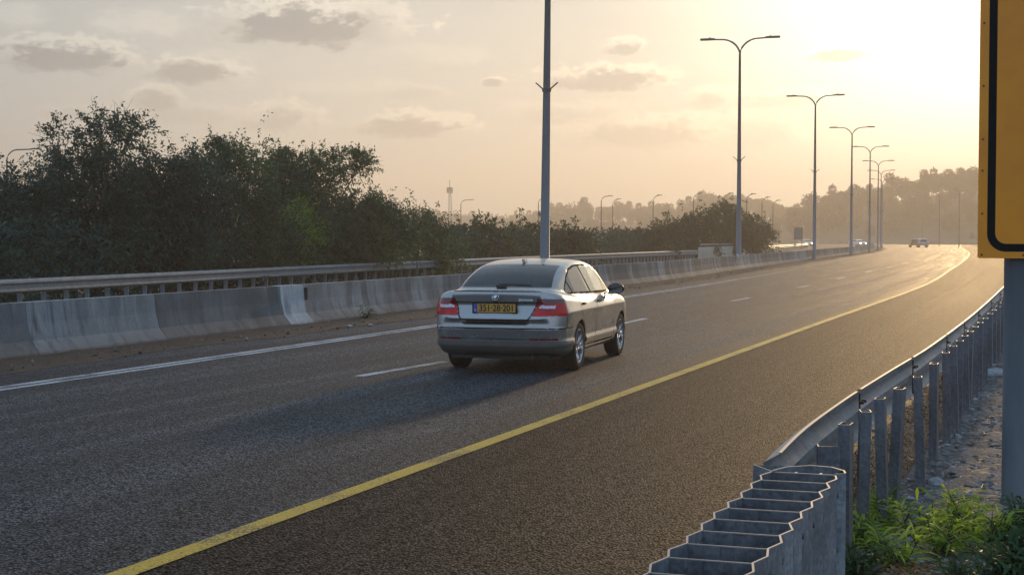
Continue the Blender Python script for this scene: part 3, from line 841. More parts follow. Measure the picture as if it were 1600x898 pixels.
# =================================================================== CRASH CUSHION
def cushion():
    D0, PIT = 3.05, .2235
    p0 = Vector((.5975 + (3.05 - 4.56) * .349, 3.05)); dv = Vector((math.sin(TH), math.cos(TH))); rv = Vector((dv[1], -dv[0]))
    T = thing('crash_cushion', 'ribbed galvanised steel crash cushion of open cells at the end of the nearest guardrail', 'crash cushion', (p0[0], p0[1], 0))
    T.rotation_euler = (0, 0, -TH)
    # local frame: +y along the road, +x to the right
    N = 15
    HT = .80; th = .004
    def wave(i):  # centre wander
        return .004 * math.sin(i * 1.7)
    w_in, w_out = .128, .152
    for s in (-1, 1):
        outline = []
        for i in range(N):
            y = i * PIT
            outline.append((s * w_in + wave(i), y))
            outline.append((s * w_out + wave(i), y + PIT * .48))
        outline.append((s * w_in, N * PIT))
        for i in range(N):
            seg = outline[i * 2:i * 2 + 3]
            inner = [(x - s * th, y) for x, y in seg]
            poly = seg + inner[::-1]
            mb = MB(); mb.extrude(poly, .12, HT)
            mb.build('side_panel', M['galv'], T)
            rim = [(x + s * .0015, y) for x, y in seg] + [(x - s * (th + .0015), y) for x, y in seg][::-1]
            mb = MB(); mb.extrude(rim, HT + .0003, HT + .004)
            mb.build('panel_rim', M['edge_steel'], T)
    for i in range(N + 1):
        y = i * PIT
        mb = MB()
        mb.box((wave(i) - .075, y, .475), (.105, .003, .65)); mb.box((wave(i) + .075, y, .475), (.105, .003, .65)); mb.box((wave(i), y + .004, .475), (.05, .003, .646))
        mb.build('diaphragm', M['galv_old'], T)
        mb = MB(); mb.box((wave(i), y, HT + .0005), (2 * w_in - .01, .005, .004)); mb.build('diaphragm_rim', M['edge_steel'], T)
    bm_ = MB().tube([(0, 0, 0), (.010, 0, 0)], .011, 6).me('bolt'); bm_.materials.append(M['galv_old'])
    for i in range(1, N + 1):
        for s in (-1, 1):
            for z_ in (.72, .50, .28):
                o = obj('bolt', bm_, T, None, (s * (w_in + .001) + wave(i), i * PIT, z_)); o.rotation_euler = (0, 0, 0 if s > 0 else math.pi)
    # arched back plate, wing and inner bracket at the road end
    yb = N * PIT
    arch = [(-.128, yb), (-.09, yb + .12), (.0, yb + .2), (.09, yb + .18), (.15, yb + .10), (.165, yb + .03), (.128, yb)]
    inner = [(x * .975, y - .005) for x, y in arch]
    mb = MB(); mb.extrude(arch + inner[::-1], .12, HT + .004); mb.build('end_plate', M['galv'], T)
    mb = MB(); mb.extrude([(x * 1.003, y + .001) for x, y in arch] + [(x * .965, y - .007) for x, y in arch][::-1], HT + .0043, HT + .008); mb.build('end_plate_rim', M['edge_steel'], T)
    mb = MB(); mb.box((.01, yb + .02, .74), (.10, .01, .11)); mb.box((-.04, yb + .05, .74), (.01, .06, .11)); mb.box((.06, yb + .05, .74), (.01, .06, .11)); mb.build('inner_bracket', M['galv'], T)
    mb = MB(); mb.add([(-.128, yb + .0, .80), (-.235, yb + .165, .80), (-.235, yb + .165, .66), (-.128, yb, .66)], [(0, 1, 2, 3)])
    mb.add([(-.235, yb + .165, .802), (-.235, yb + .165, .66), (-.05, yb + .17, .66), (-.05, yb + .17, .802)], [(0, 1, 2, 3)]); mb.build('wing_plate', M['galv'], T)
    MB().box((-.18, yb + .083, .802), (.004, .2, .004), math.atan2(.107, .165)).build('wing_rim', M['edge_steel'], T)
    mb = MB(); mb.box((0, yb * .5, .09), (.2, yb * .96, .06)); mb.build('base_rail', M['galv_old'], T)
cushion()

# =================================================================== MEDIAN LAMP POSTS
def arc_arm(side, reach=2.25, drop=.85):
    pts = [(0, 0, 0)]
    for k in range(1, 9):
        a = k / 8 * math.pi / 2
        pts.append((side * 1.0 * (1 - math.cos(a)) ** .9, 0, drop * math.sin(a)))
    pts.append((side * (reach - .75), 0, drop + .02)); return pts
def lamp_head(side, x):
    mb = MB()
    pr = [(-.42, .03), (-.30, .10), (.0, .14), (.34, .12), (.42, .03)]
    vs = []; fs = []
    for (u, wv) in pr:
        for (yy, zz) in ((-wv, 0), (-wv * .7, .07), (wv * .7, .07), (wv, 0), (wv * .8, -.045), (-wv * .8, -.045)):
            vs.append((x + side * u, yy, zz))
    for i in range(4):
        for k in range(6):
            fs.append((i * 6 + k, i * 6 + (k + 1) % 6, i * 6 + 6 + (k + 1) % 6, i * 6 + 6 + k))
    fs += [tuple(range(6)), tuple(range(24, 30))]
    return mb.add(vs, fs)
HP = 13.0
MBp = MB().tube([(0, 0, 0), (0, 0, 4), (0, 0, HP - .85)], [.155, .125, .065], 14); PM_pole = MBp.me('pole', True); PM_pole.materials.append(M['pole_steel'])
MB_a = {}
for sd in (-1, 1):
    me = MB().tube([(p[0], p[1], p[2] + HP - .85) for p in arc_arm(sd)], [.055] * 6 + [.045] * 4, 8).me('arm', True); me.materials.append(M['pole_steel']); MB_a[sd] = me
me_h = {}
for sd in (-1, 1):
    mb = lamp_head(sd, sd * 1.86); mb.box((sd * 1.72, 0, .10), (.06, .06, .07)); mb.v = [(x, y, z + HP + .03) for x, y, z in mb.v]
    me = mb.me('lamp_head'); me.materials.append(M['lamp_grey']); me_h[sd] = me
mb = MB()
for sd in (-1, 1): mb.tube([(sd * .08, 0, 0), (sd * .34, 0, .22)], .022, 6)
mb.tube([(0, 0, -.05), (0, 0, .05)], .14, 12)
me_b = mb.me('banner_bracket'); me_b.materials.append(M['lamp_grey'])
me_base = MB().box((0, 0, .012), (.42, .42, .024)).tube([(0, 0, .02), (0, 0, .10)], .17, 12).me('base_plate'); me_base.materials.append(M['pole_steel'])
PL = [(850.5, 46.3, 'cut off by the photo top, behind the car'), (1153.8, 88, 'second nearest, tallest with both arms showing'), (1272, 123, 'third nearest, right of the tallest whole one'),
      (1329.5, 158, 'fourth nearest, standing apart before the far cluster'), (1358, 191, 'leftmost of the far overlapping cluster'), (1371, 226, 'tallest of the far cluster after its leftmost'),
      (1375.5, 258, 'right side of the far overlapping cluster'), (1377.5, 296, 'lowest and farthest of the overlapping cluster')]
for i, (px, dist, lab) in enumerate(PL):
    x = bx(px, dist); base = .78 if i else .78
    T = thing('street_lamp', 'double armed grey median street lamp, ' + lab, 'street lamp', (x, dist, 0), -TH + (.02 * i), 'double armed street lamps along the median')
    if i == 0: T.rotation_euler = (0, .0095, -TH)
    obj('base_plate', me_base, T); obj('pole', PM_pole, T)
    for sd in (-1, 1):
        obj('arm', MB_a[sd], T); obj('lamp_head', me_h[sd], T)
    b = obj('banner_bracket', me_b, T, None, (0, 0, 6.14 if i != 2 else 7.0))
# reflectors at the lamp feet, clamped on the barrier
for i in (1, 2, 3):
    px, dist, _ = PL[i]
    s0 = BAR.at_bearing(px + (5, 4, 3)[i - 1]); q = BAR.off(s0, -.235)
    o = MB().box((0, 0, 0), (.14, .05, .20)).box((0, -.03, .12), (.05, .03, .10)).build('reflector', pmat('white_reflector', (.75, .75, .74), .4), None, loc=(q[0], q[1], .72))
    o.rotation_euler = (0, 0, -TH)
    tag(o, 'small white reflector on the barrier at the foot of the ' + ('second nearest', 'third nearest', 'fourth nearest')[i - 1] + ' median lamp', 'reflector', 'white reflectors on the barrier')

# =================================================================== SINGLE-ARM LAMPS BEYOND
def single_meshes(H, reach):
    out = []
    pts = [(0, 0, 0), (0, 0, H * .5), (0, 0, H - 1.0)]
    for k in range(1, 7):
        a = k / 6 * math.pi / 2
        pts.append((1.0 * (1 - math.cos(a)), 0, H - 1.0 + .95 * math.sin(a)))
    pts.append((reach - .7, 0, H))
    a = MB().tube(pts, [.11, .09, .07] + [.055] * 7, 8).me('pole', True); a.materials.append(M['far_pole'])
    mb = lamp_head(1, reach - .4); mb.v = [(x, y, z + H + .02) for x, y, z in mb.v]; mb.box((reach - .5, 0, H + .12), (.06, .06, .08))
    b = mb.me('lamp_head'); b.materials.append(M['lamp_grey'])
    return a, b
SINGLE = [(12, 233, 62, 9.6, 'at the left photo edge above the trees'), (720, 312, 740, 9, 'right of the lattice mast, above the first low bushes'), (841, 309, 858, 9, 'half hidden behind the pole directly behind the car'),
          (939, 306, 956, 9, 'left one of the close pair above the bushes'), (957, 311, 965, 9, 'right one of the close pair above the bushes'), (1020, 305, 1036, 9, 'standing between the close pair and the rounded bush'),
          (1083, 302, 1098, 9, 'in haze above the rounded bush'), (1131, 302, 1146, 9, 'in haze left of the second median lamp'), (1166, 303, 1180, 9, 'in haze just right of the second median lamp'),
          (1190, 308, 1203, 9, 'second one right of the second median lamp, in haze'), (1207, 313, 1219, 9, 'last of the hazy row before the sign board'),
          (1467, 302, 1455, 12, 'with arm pointing left, nearest above the far cars'), (1498, 296, 1486, 12, 'with arm pointing left, nearest the yellow sign'),
          (1441, 322, 1431, 12, 'with faint pole, leftmost before the right forest')]
cache = {}
for (px, yt, pxe, H, lab) in SINGLE:
    dist = (H - CAMH) * FPX / (371 + .002 * (px - 800) - yt)
    reach = abs(pxe - px) / FPX * dist
    key = (round(H, 1), round(reach * 2) / 2)
    if key not in cache: cache[key] = single_meshes(H, max(key[1], 1.5))
    T = thing('street_lamp', 'single armed street lamp ' + lab, 'street lamp', (bx(px, dist), dist, hill_z(bx(px, dist), dist)), 0 if pxe > px else math.pi, 'single armed street lamps beyond the road')
    obj('pole', cache[key][0], T); obj('lamp_head', cache[key][1], T)

# =================================================================== LATTICE MAST
def mast():
    dist = 620; x = bx(702.5, dist); h = pz(281, dist, 702)
    T = thing('telecom_mast', 'slender lattice telecom mast with panel antennas on the hazy horizon', 'mast', (x, dist, hill_z(x, dist)))
    hz_ = h - 3
    mb = MB()
    for a in range(3):
        an = a * 2.094
        for k in range(10):
            z0, z1 = hz_ * k / 10, hz_ * (k + 1) / 10
            w0, w1 = 1.15 - .7 * k / 10, 1.15 - .7 * (k + 1) / 10
            P = lambda w_, z, q: (w_ * math.cos(q), w_ * math.sin(q), z)
            mb.tube([P(w0, z0, an), P(w1, z1, an)], .11, 4); mb.tube([P(w0, z0, an), P(w1, z1, an + 2.094)], .06, 4); mb.tube([P(w1, z1, an), P(w1, z1, an + 2.094)], .06, 4)
    mb.build('lattice', M['lamp_grey'], T)
    for a in range(4):
        an = a * 1.57 + .4
        MB().box((1.0 * math.cos(an), 1.0 * math.sin(an), hz_ - 1.2), (.4, .4, 2.2), an).build('antenna_panel', M['lamp_grey'], T)
    MB().tube([(0, 0, hz_ - 1), (0, 0, h)], .12, 5).tube([(-1, 0, hz_ - 1.2), (1, 0, hz_ - 1.2)], .08, 4).build('top_spike', M['lamp_grey'], T)
mast()

# =================================================================== SIGNS
def rounded(cx, cz, w, h, r_, n=8):
    out = []
    for (sx, sz, a0) in ((1, 1, 0), (-1, 1, 90), (-1, -1, 180), (1, -1, 270)):
        for k in range(n + 1):
            a = R(a0 + 90 * k / n)
            out.append((cx + sx * (w / 2 - r_) + r_ * math.cos(a), cz + sz * (h / 2 - r_) + r_ * math.sin(a)))
    return out
def big_sign():
    dist = 9.85
    x = bx(1527, dist)
    Wd, Hh = 1.30, 2.3
    T = thing('road_sign', 'big yellow road sign with black inner border on a thick grey pole at right edge', 'road sign', (bx(1590, 9.98), 9.98, 0), -TH * .93)
    # local: x right, -y toward the camera side
    zb = pz(403.5, dist, 1527)
    Mi = T.rotation_euler.to_matrix().inverted()
    lc = Mi @ Vector((x - T.location[0], dist - .16 - T.location[1], 0))
    x0 = lc[0] * 1.0; yf = -.125
    # recompute left edge so that it lies on the sight line of column 1527
    k = (1527 - 800) / FPX; ca, sa = math.cos(T.rotation_euler[2]), math.sin(T.rotation_euler[2])
    # (X,Y) = loc + R*(xl, yf); solve X = k*Y
    a = T.location[0] - sa * yf; b = T.location[1] + ca * yf
    x0 = (k * b - a) / (ca - k * sa)
    cx = x0 + Wd / 2; cz = zb + Hh / 2
    def face(w_, h_, r_):
        return rounded(cx, cz, w_, h_, r_)
    ym = nmat('yellow_reflective_sheet', (.90, .29, .010), (.98, .34, .014), 3.0, (.35, .5), 0, .04, 60)
    km = pmat('black_sign_film', (.020, .017, .015), .85, 0, .15)
    def slab(name, poly, y0, y1, m):
        n = len(poly)
        vs = [(p[0], y0, p[1]) for p in poly] + [(p[0], y1, p[1]) for p in poly]
        fs = [tuple(range(n)), tuple(range(n, 2 * n))[::-1]] + [(i, n + i, n + (i + 1) % n, (i + 1) % n) for i in range(n)]
        return obj(name, mesh(name, vs, fs), T, m)
    slab('board', rounded(cx, cz, Wd, Hh, .012, 2), yf, yf + .03, ym)
    slab('black_border', face(Wd - .115, Hh - .085, .115), yf - .0012, yf - .0002, km)
    slab('inner_field', face(Wd - .115 - .10, Hh - .085 - .10, .068), yf - .0024, yf - .0014, ym)
    rv = pmat('sign_rivet', (.10, .06, .01), .5)
    for dx in (.026, .28, .55, .85, 1.1):
        MB().tube([(x0 + dx, yf - .004, zb + .022), (x0 + dx, yf, zb + .022)], .007, 8).build('rivet', rv, T)
    for dz in (.285, .56, .76, 1.1, 1.5, 1.9):
        MB().tube([(x0 + .026, yf - .004, zb + dz), (x0 + .026, yf, zb + dz)], .007, 8).build('rivet', rv, T)
    for dz in (.3, 1.2, 2.0):
        MB().box((cx, yf + .045, zb + dz), (Wd * .94, .03, .05)).build('back_rail', M['galv_old'], T)
    MB().tube([(0, 0, -.3), (0, 0, 3.85)], .084, 28).build('pole', M['sign_pole'], T, True)
big_sign()
# direction board seen in the haze, and a warning triangle by the bend
dist = 240; x = bx(1247, dist)
T = thing('road_sign', 'small dark upright board on two posts at the far left lanes', 'road sign', (x, dist, 0), -.15)
MB().box((0, 0, 2.45), (1.35, .06, 1.9)).build('board', pmat('sign_back', (.12, .13, .14), .7), T)
for sx in (-.5, .5): MB().box((sx, .07, 1.0), (.09, .08, 4.4)).build('post', M['galv_old'], T)
dist = 415; x = bx(1518.5, dist)
T = thing('warning_sign', 'distant triangular warning sign on a thin post beside the bend', 'warning sign', (x, dist, 0), -.3)
mb = MB(); n = 3
tri = [(-.95, 1.75), (.95, 1.75), (0, 3.4)]
mb.add([(p[0], -.04, p[1]) for p in tri] + [(p[0], .04, p[1]) for p in tri], [(0, 1, 2), (5, 4, 3), (0, 3, 4, 1), (1, 4, 5, 2), (2, 5, 3, 0)]); mb.build('triangle_plate', pmat('sign_back_dark', (.06, .05, .05), .6), T)
MB().box((0, .09, 1.3), (.1, .08, 3.6)).build('post', M['galv_old'], T)

# =================================================================== THE CAR
def smax(a, b, k):
    h = np.maximum(k - np.abs(a - b), 0) / k
    return np.maximum(a, b) + h * h * k * .25
def smin(a, b, k):
    return -smax(-a, -b, k)
def itp(x, tab):
    return np.interp(x, [t[0] for t in tab], [t[1] for t in tab])
def smooth_tab(tab, n=400, k=9):
    xs = np.linspace(tab[0][0], tab[-1][0], n); ys = np.interp(xs, [t[0] for t in tab], [t[1] for t in tab])
    yp = np.pad(ys, k, mode='edge'); yp = np.concatenate([2 * ys[0] - ys[k:0:-1], ys, 2 * ys[-1] - ys[-2:-k - 2:-1]])
    ker = np.hanning(2 * k + 3)[1:-1]; ker /= ker.sum()
    ys = np.convolve(yp, ker, 'valid')
    return list(zip(xs, ys))
T_W = smooth_tab([(.10, .78), (.18, .83), (.28, .862), (.34, .868), (.372, .892), (.395, .892), (.46, .874), (.62, .890), (.775, .908), (.79, .908), (.86, .886), (.93, .866), (1.0, .83), (1.10, .74), (1.3, .6)], k=5)
T_REAR = smooth_tab([(.10, -.93), (.25, -.97), (.36, -1.025), (.42, -1.03), (.47, -1.04), (.585, -1.082), (.60, -1.06), (.640, -1.052), (.655, -.975), (.745, -1.0), (.76, -.985), (.88, -.968), (.92, -.99), (1.03, -1.02), (1.075, -1.03), (1.12, -.97), (1.3, -.8)], k=3)
T_REAR2 = smooth_tab([(.10, -.90), (.25, -.95), (.36, -1.02), (.42, -1.025), (.47, -1.035), (.585, -1.075), (.60, -1.05), (.75, -1.03), (.88, -1.02), (1.03, -.99), (1.075, -.98), (1.12, -.94), (1.3, -.8)], k=6)
T_FRONT = smooth_tab([(.10, 3.42), (.3, 3.55), (.5, 3.6), (.65, 3.58), (.8, 3.5), (.9, 3.36), (1.1, 3.1)], k=9)
T_B = smooth_tab([(-1.2, 1.06), (-1.0, 1.083), (-.85, 1.085), (-.6, 1.085), (-.2, 1.045), (.3, 1.0), (1, .972), (2.0, .955), (2.4, .985), (2.7, .965), (3.1, .90), (3.4, .80), (3.6, .70), (3.8, .58)], k=9)
T_G = smooth_tab([(-1.9, .1), (-1.2, .62), (-.95, .88), (-.72, 1.065), (-.5, 1.165), (-.2, 1.275), (.05, 1.345), (.3, 1.397), (.6, 1.435), (.9, 1.455), (1.2, 1.461), (1.5, 1.45), (1.8, 1.41), (2.1, 1.29), (2.4, 1.12), (2.65, .97), (3.0, .77), (3.9, .2)], k=11)
T_U = smooth_tab([(.6, .90), (.90, .835), (1.0, .80), (1.2, .71), (1.35, .64), (1.42, .60), (1.5, .55)], k=6)
T_UT = [(-.9, .76), (-.65, .80), (-.3, .88), (.2, .955), (.8, .995), (1.3, 1.0), (2.0, .96), (2.5, .90), (3, .84)]
def f_car(P):
    x = np.abs(P[..., 0]); y = P[..., 1]; z = P[..., 2]
    fl = x - itp(z, T_W) + .05 * np.clip((y - 2.9) / .7, 0, 1) ** 2 + .045 * np.clip((-.35 - y) / .7, 0, 1) ** 2
    xr = x / .9
    xb = np.interp(z, [.60, .655, .745, .78], [.41, .415, .49, .60]); wl = np.clip((xb + .012 - x) / .035, 0, 1); wl = wl * wl * (3 - 2 * wl)
    rear = (itp(z, T_REAR) * wl + itp(z, T_REAR2) * (1 - wl) + .05 * xr ** 2 + .17 * xr ** 7) - y
    front = y - (itp(z, T_FRONT) - .14 * xr ** 2 - .32 * xr ** 6)
    top = (z - (itp(y, T_B) - .035 * (x / .8) ** 2 - .012 * (x / .8) ** 6)) * .95
    bot = .205 - z + .05 * np.clip((np.abs(y - 1.3) - 1.8) / .5, 0, 1)
    low = smax(fl, rear, .16)
    low = smax(low, front, .22)
    low = smax(low, top, .085)
    low = smax(low, bot, .14)
    g = (z - (itp(y, T_G) - .035 * (x / .6) ** 2)) * .93
    gu = (x - itp(z, T_U) * itp(y, T_UT)) * .93
    gr = smax(g, gu, .075)
    gr = smax(gr, .7 - z, .05)
    f = smin(low, gr, .06)
    # ducktail lip
    return f
def car_surface():
    NV = 520
    # angles round the section: dense on the sides and top, sparse below
    a = np.linspace(0, 1, NV, endpoint=False)
    th = -np.pi / 2 + 2 * np.pi * a
    u_mid = np.linspace(-.50, 3.0, 330)
    fr = np.linspace(0, 1, 130)[::-1] * (np.pi / 2)
    ff = np.linspace(0, 1, 60) * (np.pi / 2)
    O = []; Dn = []
    def row(yc, phi, sgn):
        c, s = math.cos(phi), math.sin(phi)
        O.append(np.tile(np.array([0, yc, .66]), (NV, 1)))
        Dn.append(np.stack([np.cos(th) * c, np.full(NV, sgn * s), np.sin(th) * c], 1))
    for p in fr[:-1]: row(u_mid[0], min(p, math.pi / 2 - .004), -1)
    for u in u_mid: row(u, 0, 1)
    for p in ff[1:]: row(u_mid[-1], min(p, math.pi / 2 - .004), 1)
    O = np.array(O); Dn = np.array(Dn)
    lo = np.zeros(O.shape[:2]); hi = np.full(O.shape[:2], 1.5)
    # march outwards to the first crossing, then bisect
    t = np.full(O.shape[:2], .2); done = np.zeros(O.shape[:2], bool)
    for k in range(60):
        f = f_car(O + Dn * t[..., None]); newd = (f > 0) & ~done
        hi[newd] = t[newd]; lo[newd] = t[newd] - .02; done |= newd; t = t + .02
    for k in range(16):
        m = (lo + hi) / 2; f = f_car(O + Dn * m[..., None]); pos = f > 0
        hi[pos] = m[pos]; lo[~pos] = m[~pos]
    P = O + Dn * ((lo + hi) / 2)[..., None]
    return P
def in_poly(px, py, poly):
    poly = np.array(poly); inside = np.zeros(px.shape, bool); n = len(poly); j = n - 1
    for i in range(n):
        xi, yi = poly[i]; xj, yj = poly[j]
        c = ((yi > py) != (yj > py)) & (px < (xj - xi) * (py - yi) / (yj - yi + 1e-12) + xi)
        inside ^= c; j = i
    return inside
def seg_dist(px, py, line, closed=False):
    d = np.full(px.shape, 9.0); L = list(line) + ([line[0]] if closed else [])
    for (ax, ay), (bx_, by) in zip(L, L[1:]):
        vx, vy = bx_ - ax, by - ay; t = np.clip(((px - ax) * vx + (py - ay) * vy) / (vx * vx + vy * vy), 0, 1)
        d = np.minimum(d, np.hypot(px - ax - t * vx, py - ay - t * vy))
    return d
def build_car(loc, rz):
    T = thing('car', 'greige metallic liftback car with yellow rear plate driving away in the nearer lanes', 'car', loc, rz)
    P = car_surface(); nu, nv = P.shape[:2]
    idx = np.arange(nu * nv).reshape(nu, nv)
    A = idx[:-1, :]; B = np.roll(idx, -1, 1)[:-1, :]; C = np.roll(idx, -1, 1)[1:, :]; Dd = idx[1:, :]
    F = np.stack([A, B, C, Dd], -1).reshape(-1, 4)
    V = P.reshape(-1, 3)
    c = V[F].mean(1)
    nrm = np.cross(V[F[:, 2]] - V[F[:, 0]], V[F[:, 3]] - V[F[:, 1]]); ln = np.linalg.norm(nrm, axis=1, keepdims=True); nrm = nrm / np.maximum(ln, 1e-12)
    if (nrm[:, 2] * (c[:, 2] - .7)).mean() < 0: F = F[:, ::-1]; nrm = -nrm
    x, y, z = c.T; ax = np.abs(x)
    part = np.full(len(F), 'body', object)
    side = (np.abs(nrm[:, 0]) > .45) & (ax > .45)
    rear = (y < -.55)
    # doors
    fd = [(.93, .30), (.95, .975), (.94, 1.0), (.90, 1.40), (1.0, 1.42), (1.75, 1.36), (2.22, .97), (2.16, .80), (2.12, .30)]
    rd = [(.36, .30), (.36, .42), (.30, .56), (.10, .70), (.02, .80), (-.02, .985), (.28, 1.34), (.60, 1.40), (.90, 1.40), (.94, 1.0), (.95, .975), (.93, .30)]
    mF = side & in_poly(y, z, fd); mR = side & in_poly(y, z, rd)
    part[mF] = 'front_door'; part[mR] = 'rear_door'
    hood = (y > 2.45) & (nrm[:, 2] > .55) & (ax < .72) & (z > .72); part[hood] = 'bonnet'
    # lower bumper areas
    part[(y < -.40) & (z < .587)] = 'rear_bumper'
    part[(y < -.40) & (z < .425)] = 'bumper_skirt'
    part[(y > 3.0) & (z < .62)] = 'front_bumper'
    # boot lid
    lid = [(-.40, .655), (.40, .655), (.475, .745), (.565, .985), (.635, 1.075), (-.635, 1.075), (-.565, .985), (-.475, .745)]
    rr = rear & (nrm[:, 1] < -.2)
    ml = rr & in_poly(x, z, lid) & (y < -.86); part[ml] = 'boot_lid'
    # seams and painted shade lines
    seam = np.zeros(len(F), bool)
    seam |= side & (seg_dist(y, z, fd[-1:] + fd[:2]) < .0075) & (z > .3) & (z < .97)
    seam |= side & (seg_dist(y, z, [(2.22, .97), (2.16, .80), (2.12, .30)]) < .006)
    seam |= side & (seg_dist(y, z, rd[:6]) < .006)
    seam |= side & (seg_dist(y, z, [(.36, .315), (2.12, .315)]) < .005)
    seam |= side & (seg_dist(y, z, [(-.45, .59), (-.70, .59), (-.74, .74)]) < .006)
    seam |= rr & (seg_dist(x, z, [(-.56, .975), (-.475, .745), (-.40, .655), (.40, .655), (.475, .745), (.56, .975)]) < .0085)
    seam |= rr & (ax < .545) & (np.abs(z - .918) < .0075)  # dark line paints the shade in the lid crease
    seam |= rr & (y < -.93) & (ax < .60) & (np.abs(z - 1.062) < .007)  # dark line paints the shade beneath the boot lip
    seam |= rear & (np.abs(z - .589) < .0075) & (nrm[:, 2] < .8)
    part[seam] = 'seam_and_shade'
    # tail lights
    lt = [(.492, .752), (.568, .972), (.72, .968), (.95, .958), (.95, .752)]
    ml = rear & in_poly(ax, z, lt) & (y < -.735) & (z > .750)
    part[ml & (x > 0)] = 'tail_light_r'; part[ml & (x < 0)] = 'tail_light_l'
    rv = [(.562, .848), (.572, .884), (.77, .884), (.77, .848)]
    mrv = ml & in_poly(ax, z, rv)
    part[mrv & (x > 0)] = 'rev_r'; part[mrv & (x < 0)] = 'rev_l'
    md = ml & ~mrv & ((z > .900) | ((z > .822) & (z < .836) & (ax > .56) & (ax < .77)))
    part[md & (x > 0)] = 'dred_r'; part[md & (x < 0)] = 'dred_l'
    # low reflectors and bright strip
    ms = (y < -.78) & (z > .440) & (z < .466)
    part[ms & (ax < .46)] = 'bright_strip'; part[ms & (ax >= .46) & (ax < .80) & (x > 0)] = 'reflector_r'; part[ms & (ax >= .46) & (ax < .80) & (x < 0)] = 'reflector_l'
    # bright line put in for the highlight on the sill crease
    part[side & (y > .42) & (y < 2.2) & (z > .262) & (z < .285)] = 'sill_highlight'
    # windows
    rw = [(-.615, 1.098), (.615, 1.098), (.525, 1.372), (.30, 1.388), (-.30, 1.388), (-.525, 1.372)]
    mrw = (y < .40) & (z > 1.09) & (nrm[:, 2] > .1) & in_poly(x, z, rw)
    part[mrw] = 'rear_window'
    ws = [(-.70, 1.03), (.70, 1.03), (.56, 1.385), (-.56, 1.385)]
    part[(y > 1.7) & (nrm[:, 1] > .2) & in_poly(x, z, ws)] = 'windscreen'
    so_ = [(-.20, 1.035), (-.10, 1.12), (.12, 1.25), (.35, 1.335), (.65, 1.375), (1.05, 1.388), (1.45, 1.375), (1.72, 1.325), (1.95, 1.20), (2.26, .985), (2.20, .968), (1.0, .985), (.0, 1.0), (-.14, 1.01)]
    gs = (ax > .4) & (np.abs(nrm[:, 0]) > .35)
    mo = gs & in_poly(y, z, so_) & (z > .96)
    ed = seg_dist(y, z, so_, True)
    div = np.minimum(seg_dist(y, z, [(.99, .97), (.84, 1.40)]) - .012, seg_dist(y, z, [(.13, 1.0), (-.02, 1.25)]) + .003)
    div2 = seg_dist(y, z, [(1.93, .97), (1.98, 1.22)])
    trim = mo & ((ed < .024) | (div < .022) | (div2 < .010))
    part[mo] = 'win'; part[trim] = 'window_trim'
    winm = mo & ~trim
    l1 = y - (.13 - (z - 1.0) * .6); l2 = y - (.99 - (z - .97) * .35); l3 = y - (1.93 + (z - .97) * .2)
    for s_, sg in (('r', x > 0), ('l', x < 0)):
        part[winm & sg & (l1 < 0)] = 'q_' + s_
        part[winm & sg & (l1 >= 0) & (l2 < 0)] = 'rw_' + s_
        part[winm & sg & (l2 >= 0) & (l3 < 0)] = 'fw_' + s_
        part[winm & sg & (l3 >= 0)] = 'tri_' + s_
    # side split of doors
    for d in ('front_door', 'rear_door'):
        m_ = part == d
        part[m_ & (x > 0)] = d + '_r'; part[m_ & (x <= 0)] = d + '_l'
    # wheel arches cut out
    cut = np.zeros(len(F), bool); lip = np.zeros(len(F), bool)
    for yc in (0.0, 2.686):
        rr_ = np.hypot(y - yc, (z - .316))
        cut |= (ax > .60) & (rr_ < .352) & (np.abs(nrm[:, 0]) > .0)
        lip |= (ax > .75) & (rr_ >= .352) & (rr_ < .366) & (z > .22)
    part[lip] = 'arch_lip'
    part[cut] = 'cut'
    nm = {'front_door_r': 'front_door', 'front_door_l': 'front_door', 'rear_door_r': 'rear_door', 'rear_door_l': 'rear_door', 'tail_light_r': 'tail_light', 'tail_light_l': 'tail_light',
          'reflector_r': 'reflector', 'reflector_l': 'reflector', 'q_r': 'side_window', 'q_l': 'side_window', 'rw_r': 'side_window', 'rw_l': 'side_window', 'fw_r': 'side_window', 'fw_l': 'side_window',
          'tri_r': 'side_window', 'tri_l': 'side_window', 'rev_r': 'reversing_light', 'rev_l': 'reversing_light', 'dred_r': 'light_band', 'dred_l': 'light_band'}
    paint_ = M['car_paint']
    mats = {'body': paint_, 'front_door': paint_, 'rear_door': paint_, 'bonnet': paint_, 'rear_bumper': paint_, 'front_bumper': paint_, 'boot_lid': paint_, 'bumper_skirt': nmat('dark_grey_skirt', (.12, .115, .105), (.15, .14, .13), 6, (.45, .6)),
            'seam_and_shade': M['rubber'], 'tail_light': M['red_lamp'], 'reversing_light': M['clear_lamp'], 'light_band': M['dark_red_lamp'], 'reflector': M['dark_red_lamp'], 'bright_strip': M['chrome'],
            'sill_highlight': M['chrome'], 'rear_window': M['rear_glass'], 'windscreen': M['glass'], 'side_window': M['glass'], 'window_trim': M['rubber'], 'arch_lip': paint_}
    # smooth normals computed over the whole shell and given to each part
    vn = np.zeros_like(V); fnw = np.cross(V[F[:, 2]] - V[F[:, 0]], V[F[:, 3]] - V[F[:, 1]])
    for k in range(4): np.add.at(vn, F[:, k], fnw)
    vn /= np.maximum(np.linalg.norm(vn, axis=1, keepdims=True), 1e-12)
    def islands(fs_):
        par_ = {}
        def find(a_):
            while par_.setdefault(a_, a_) != a_:
                par_[a_] = par_[par_[a_]]; a_ = par_[a_]
            return a_
        for f_ in fs_.tolist():
            r0 = find(f_[0])
            for q_ in f_[1:]: par_[find(q_)] = r0
        return np.array([find(f_[0]) for f_ in fs_.tolist()])
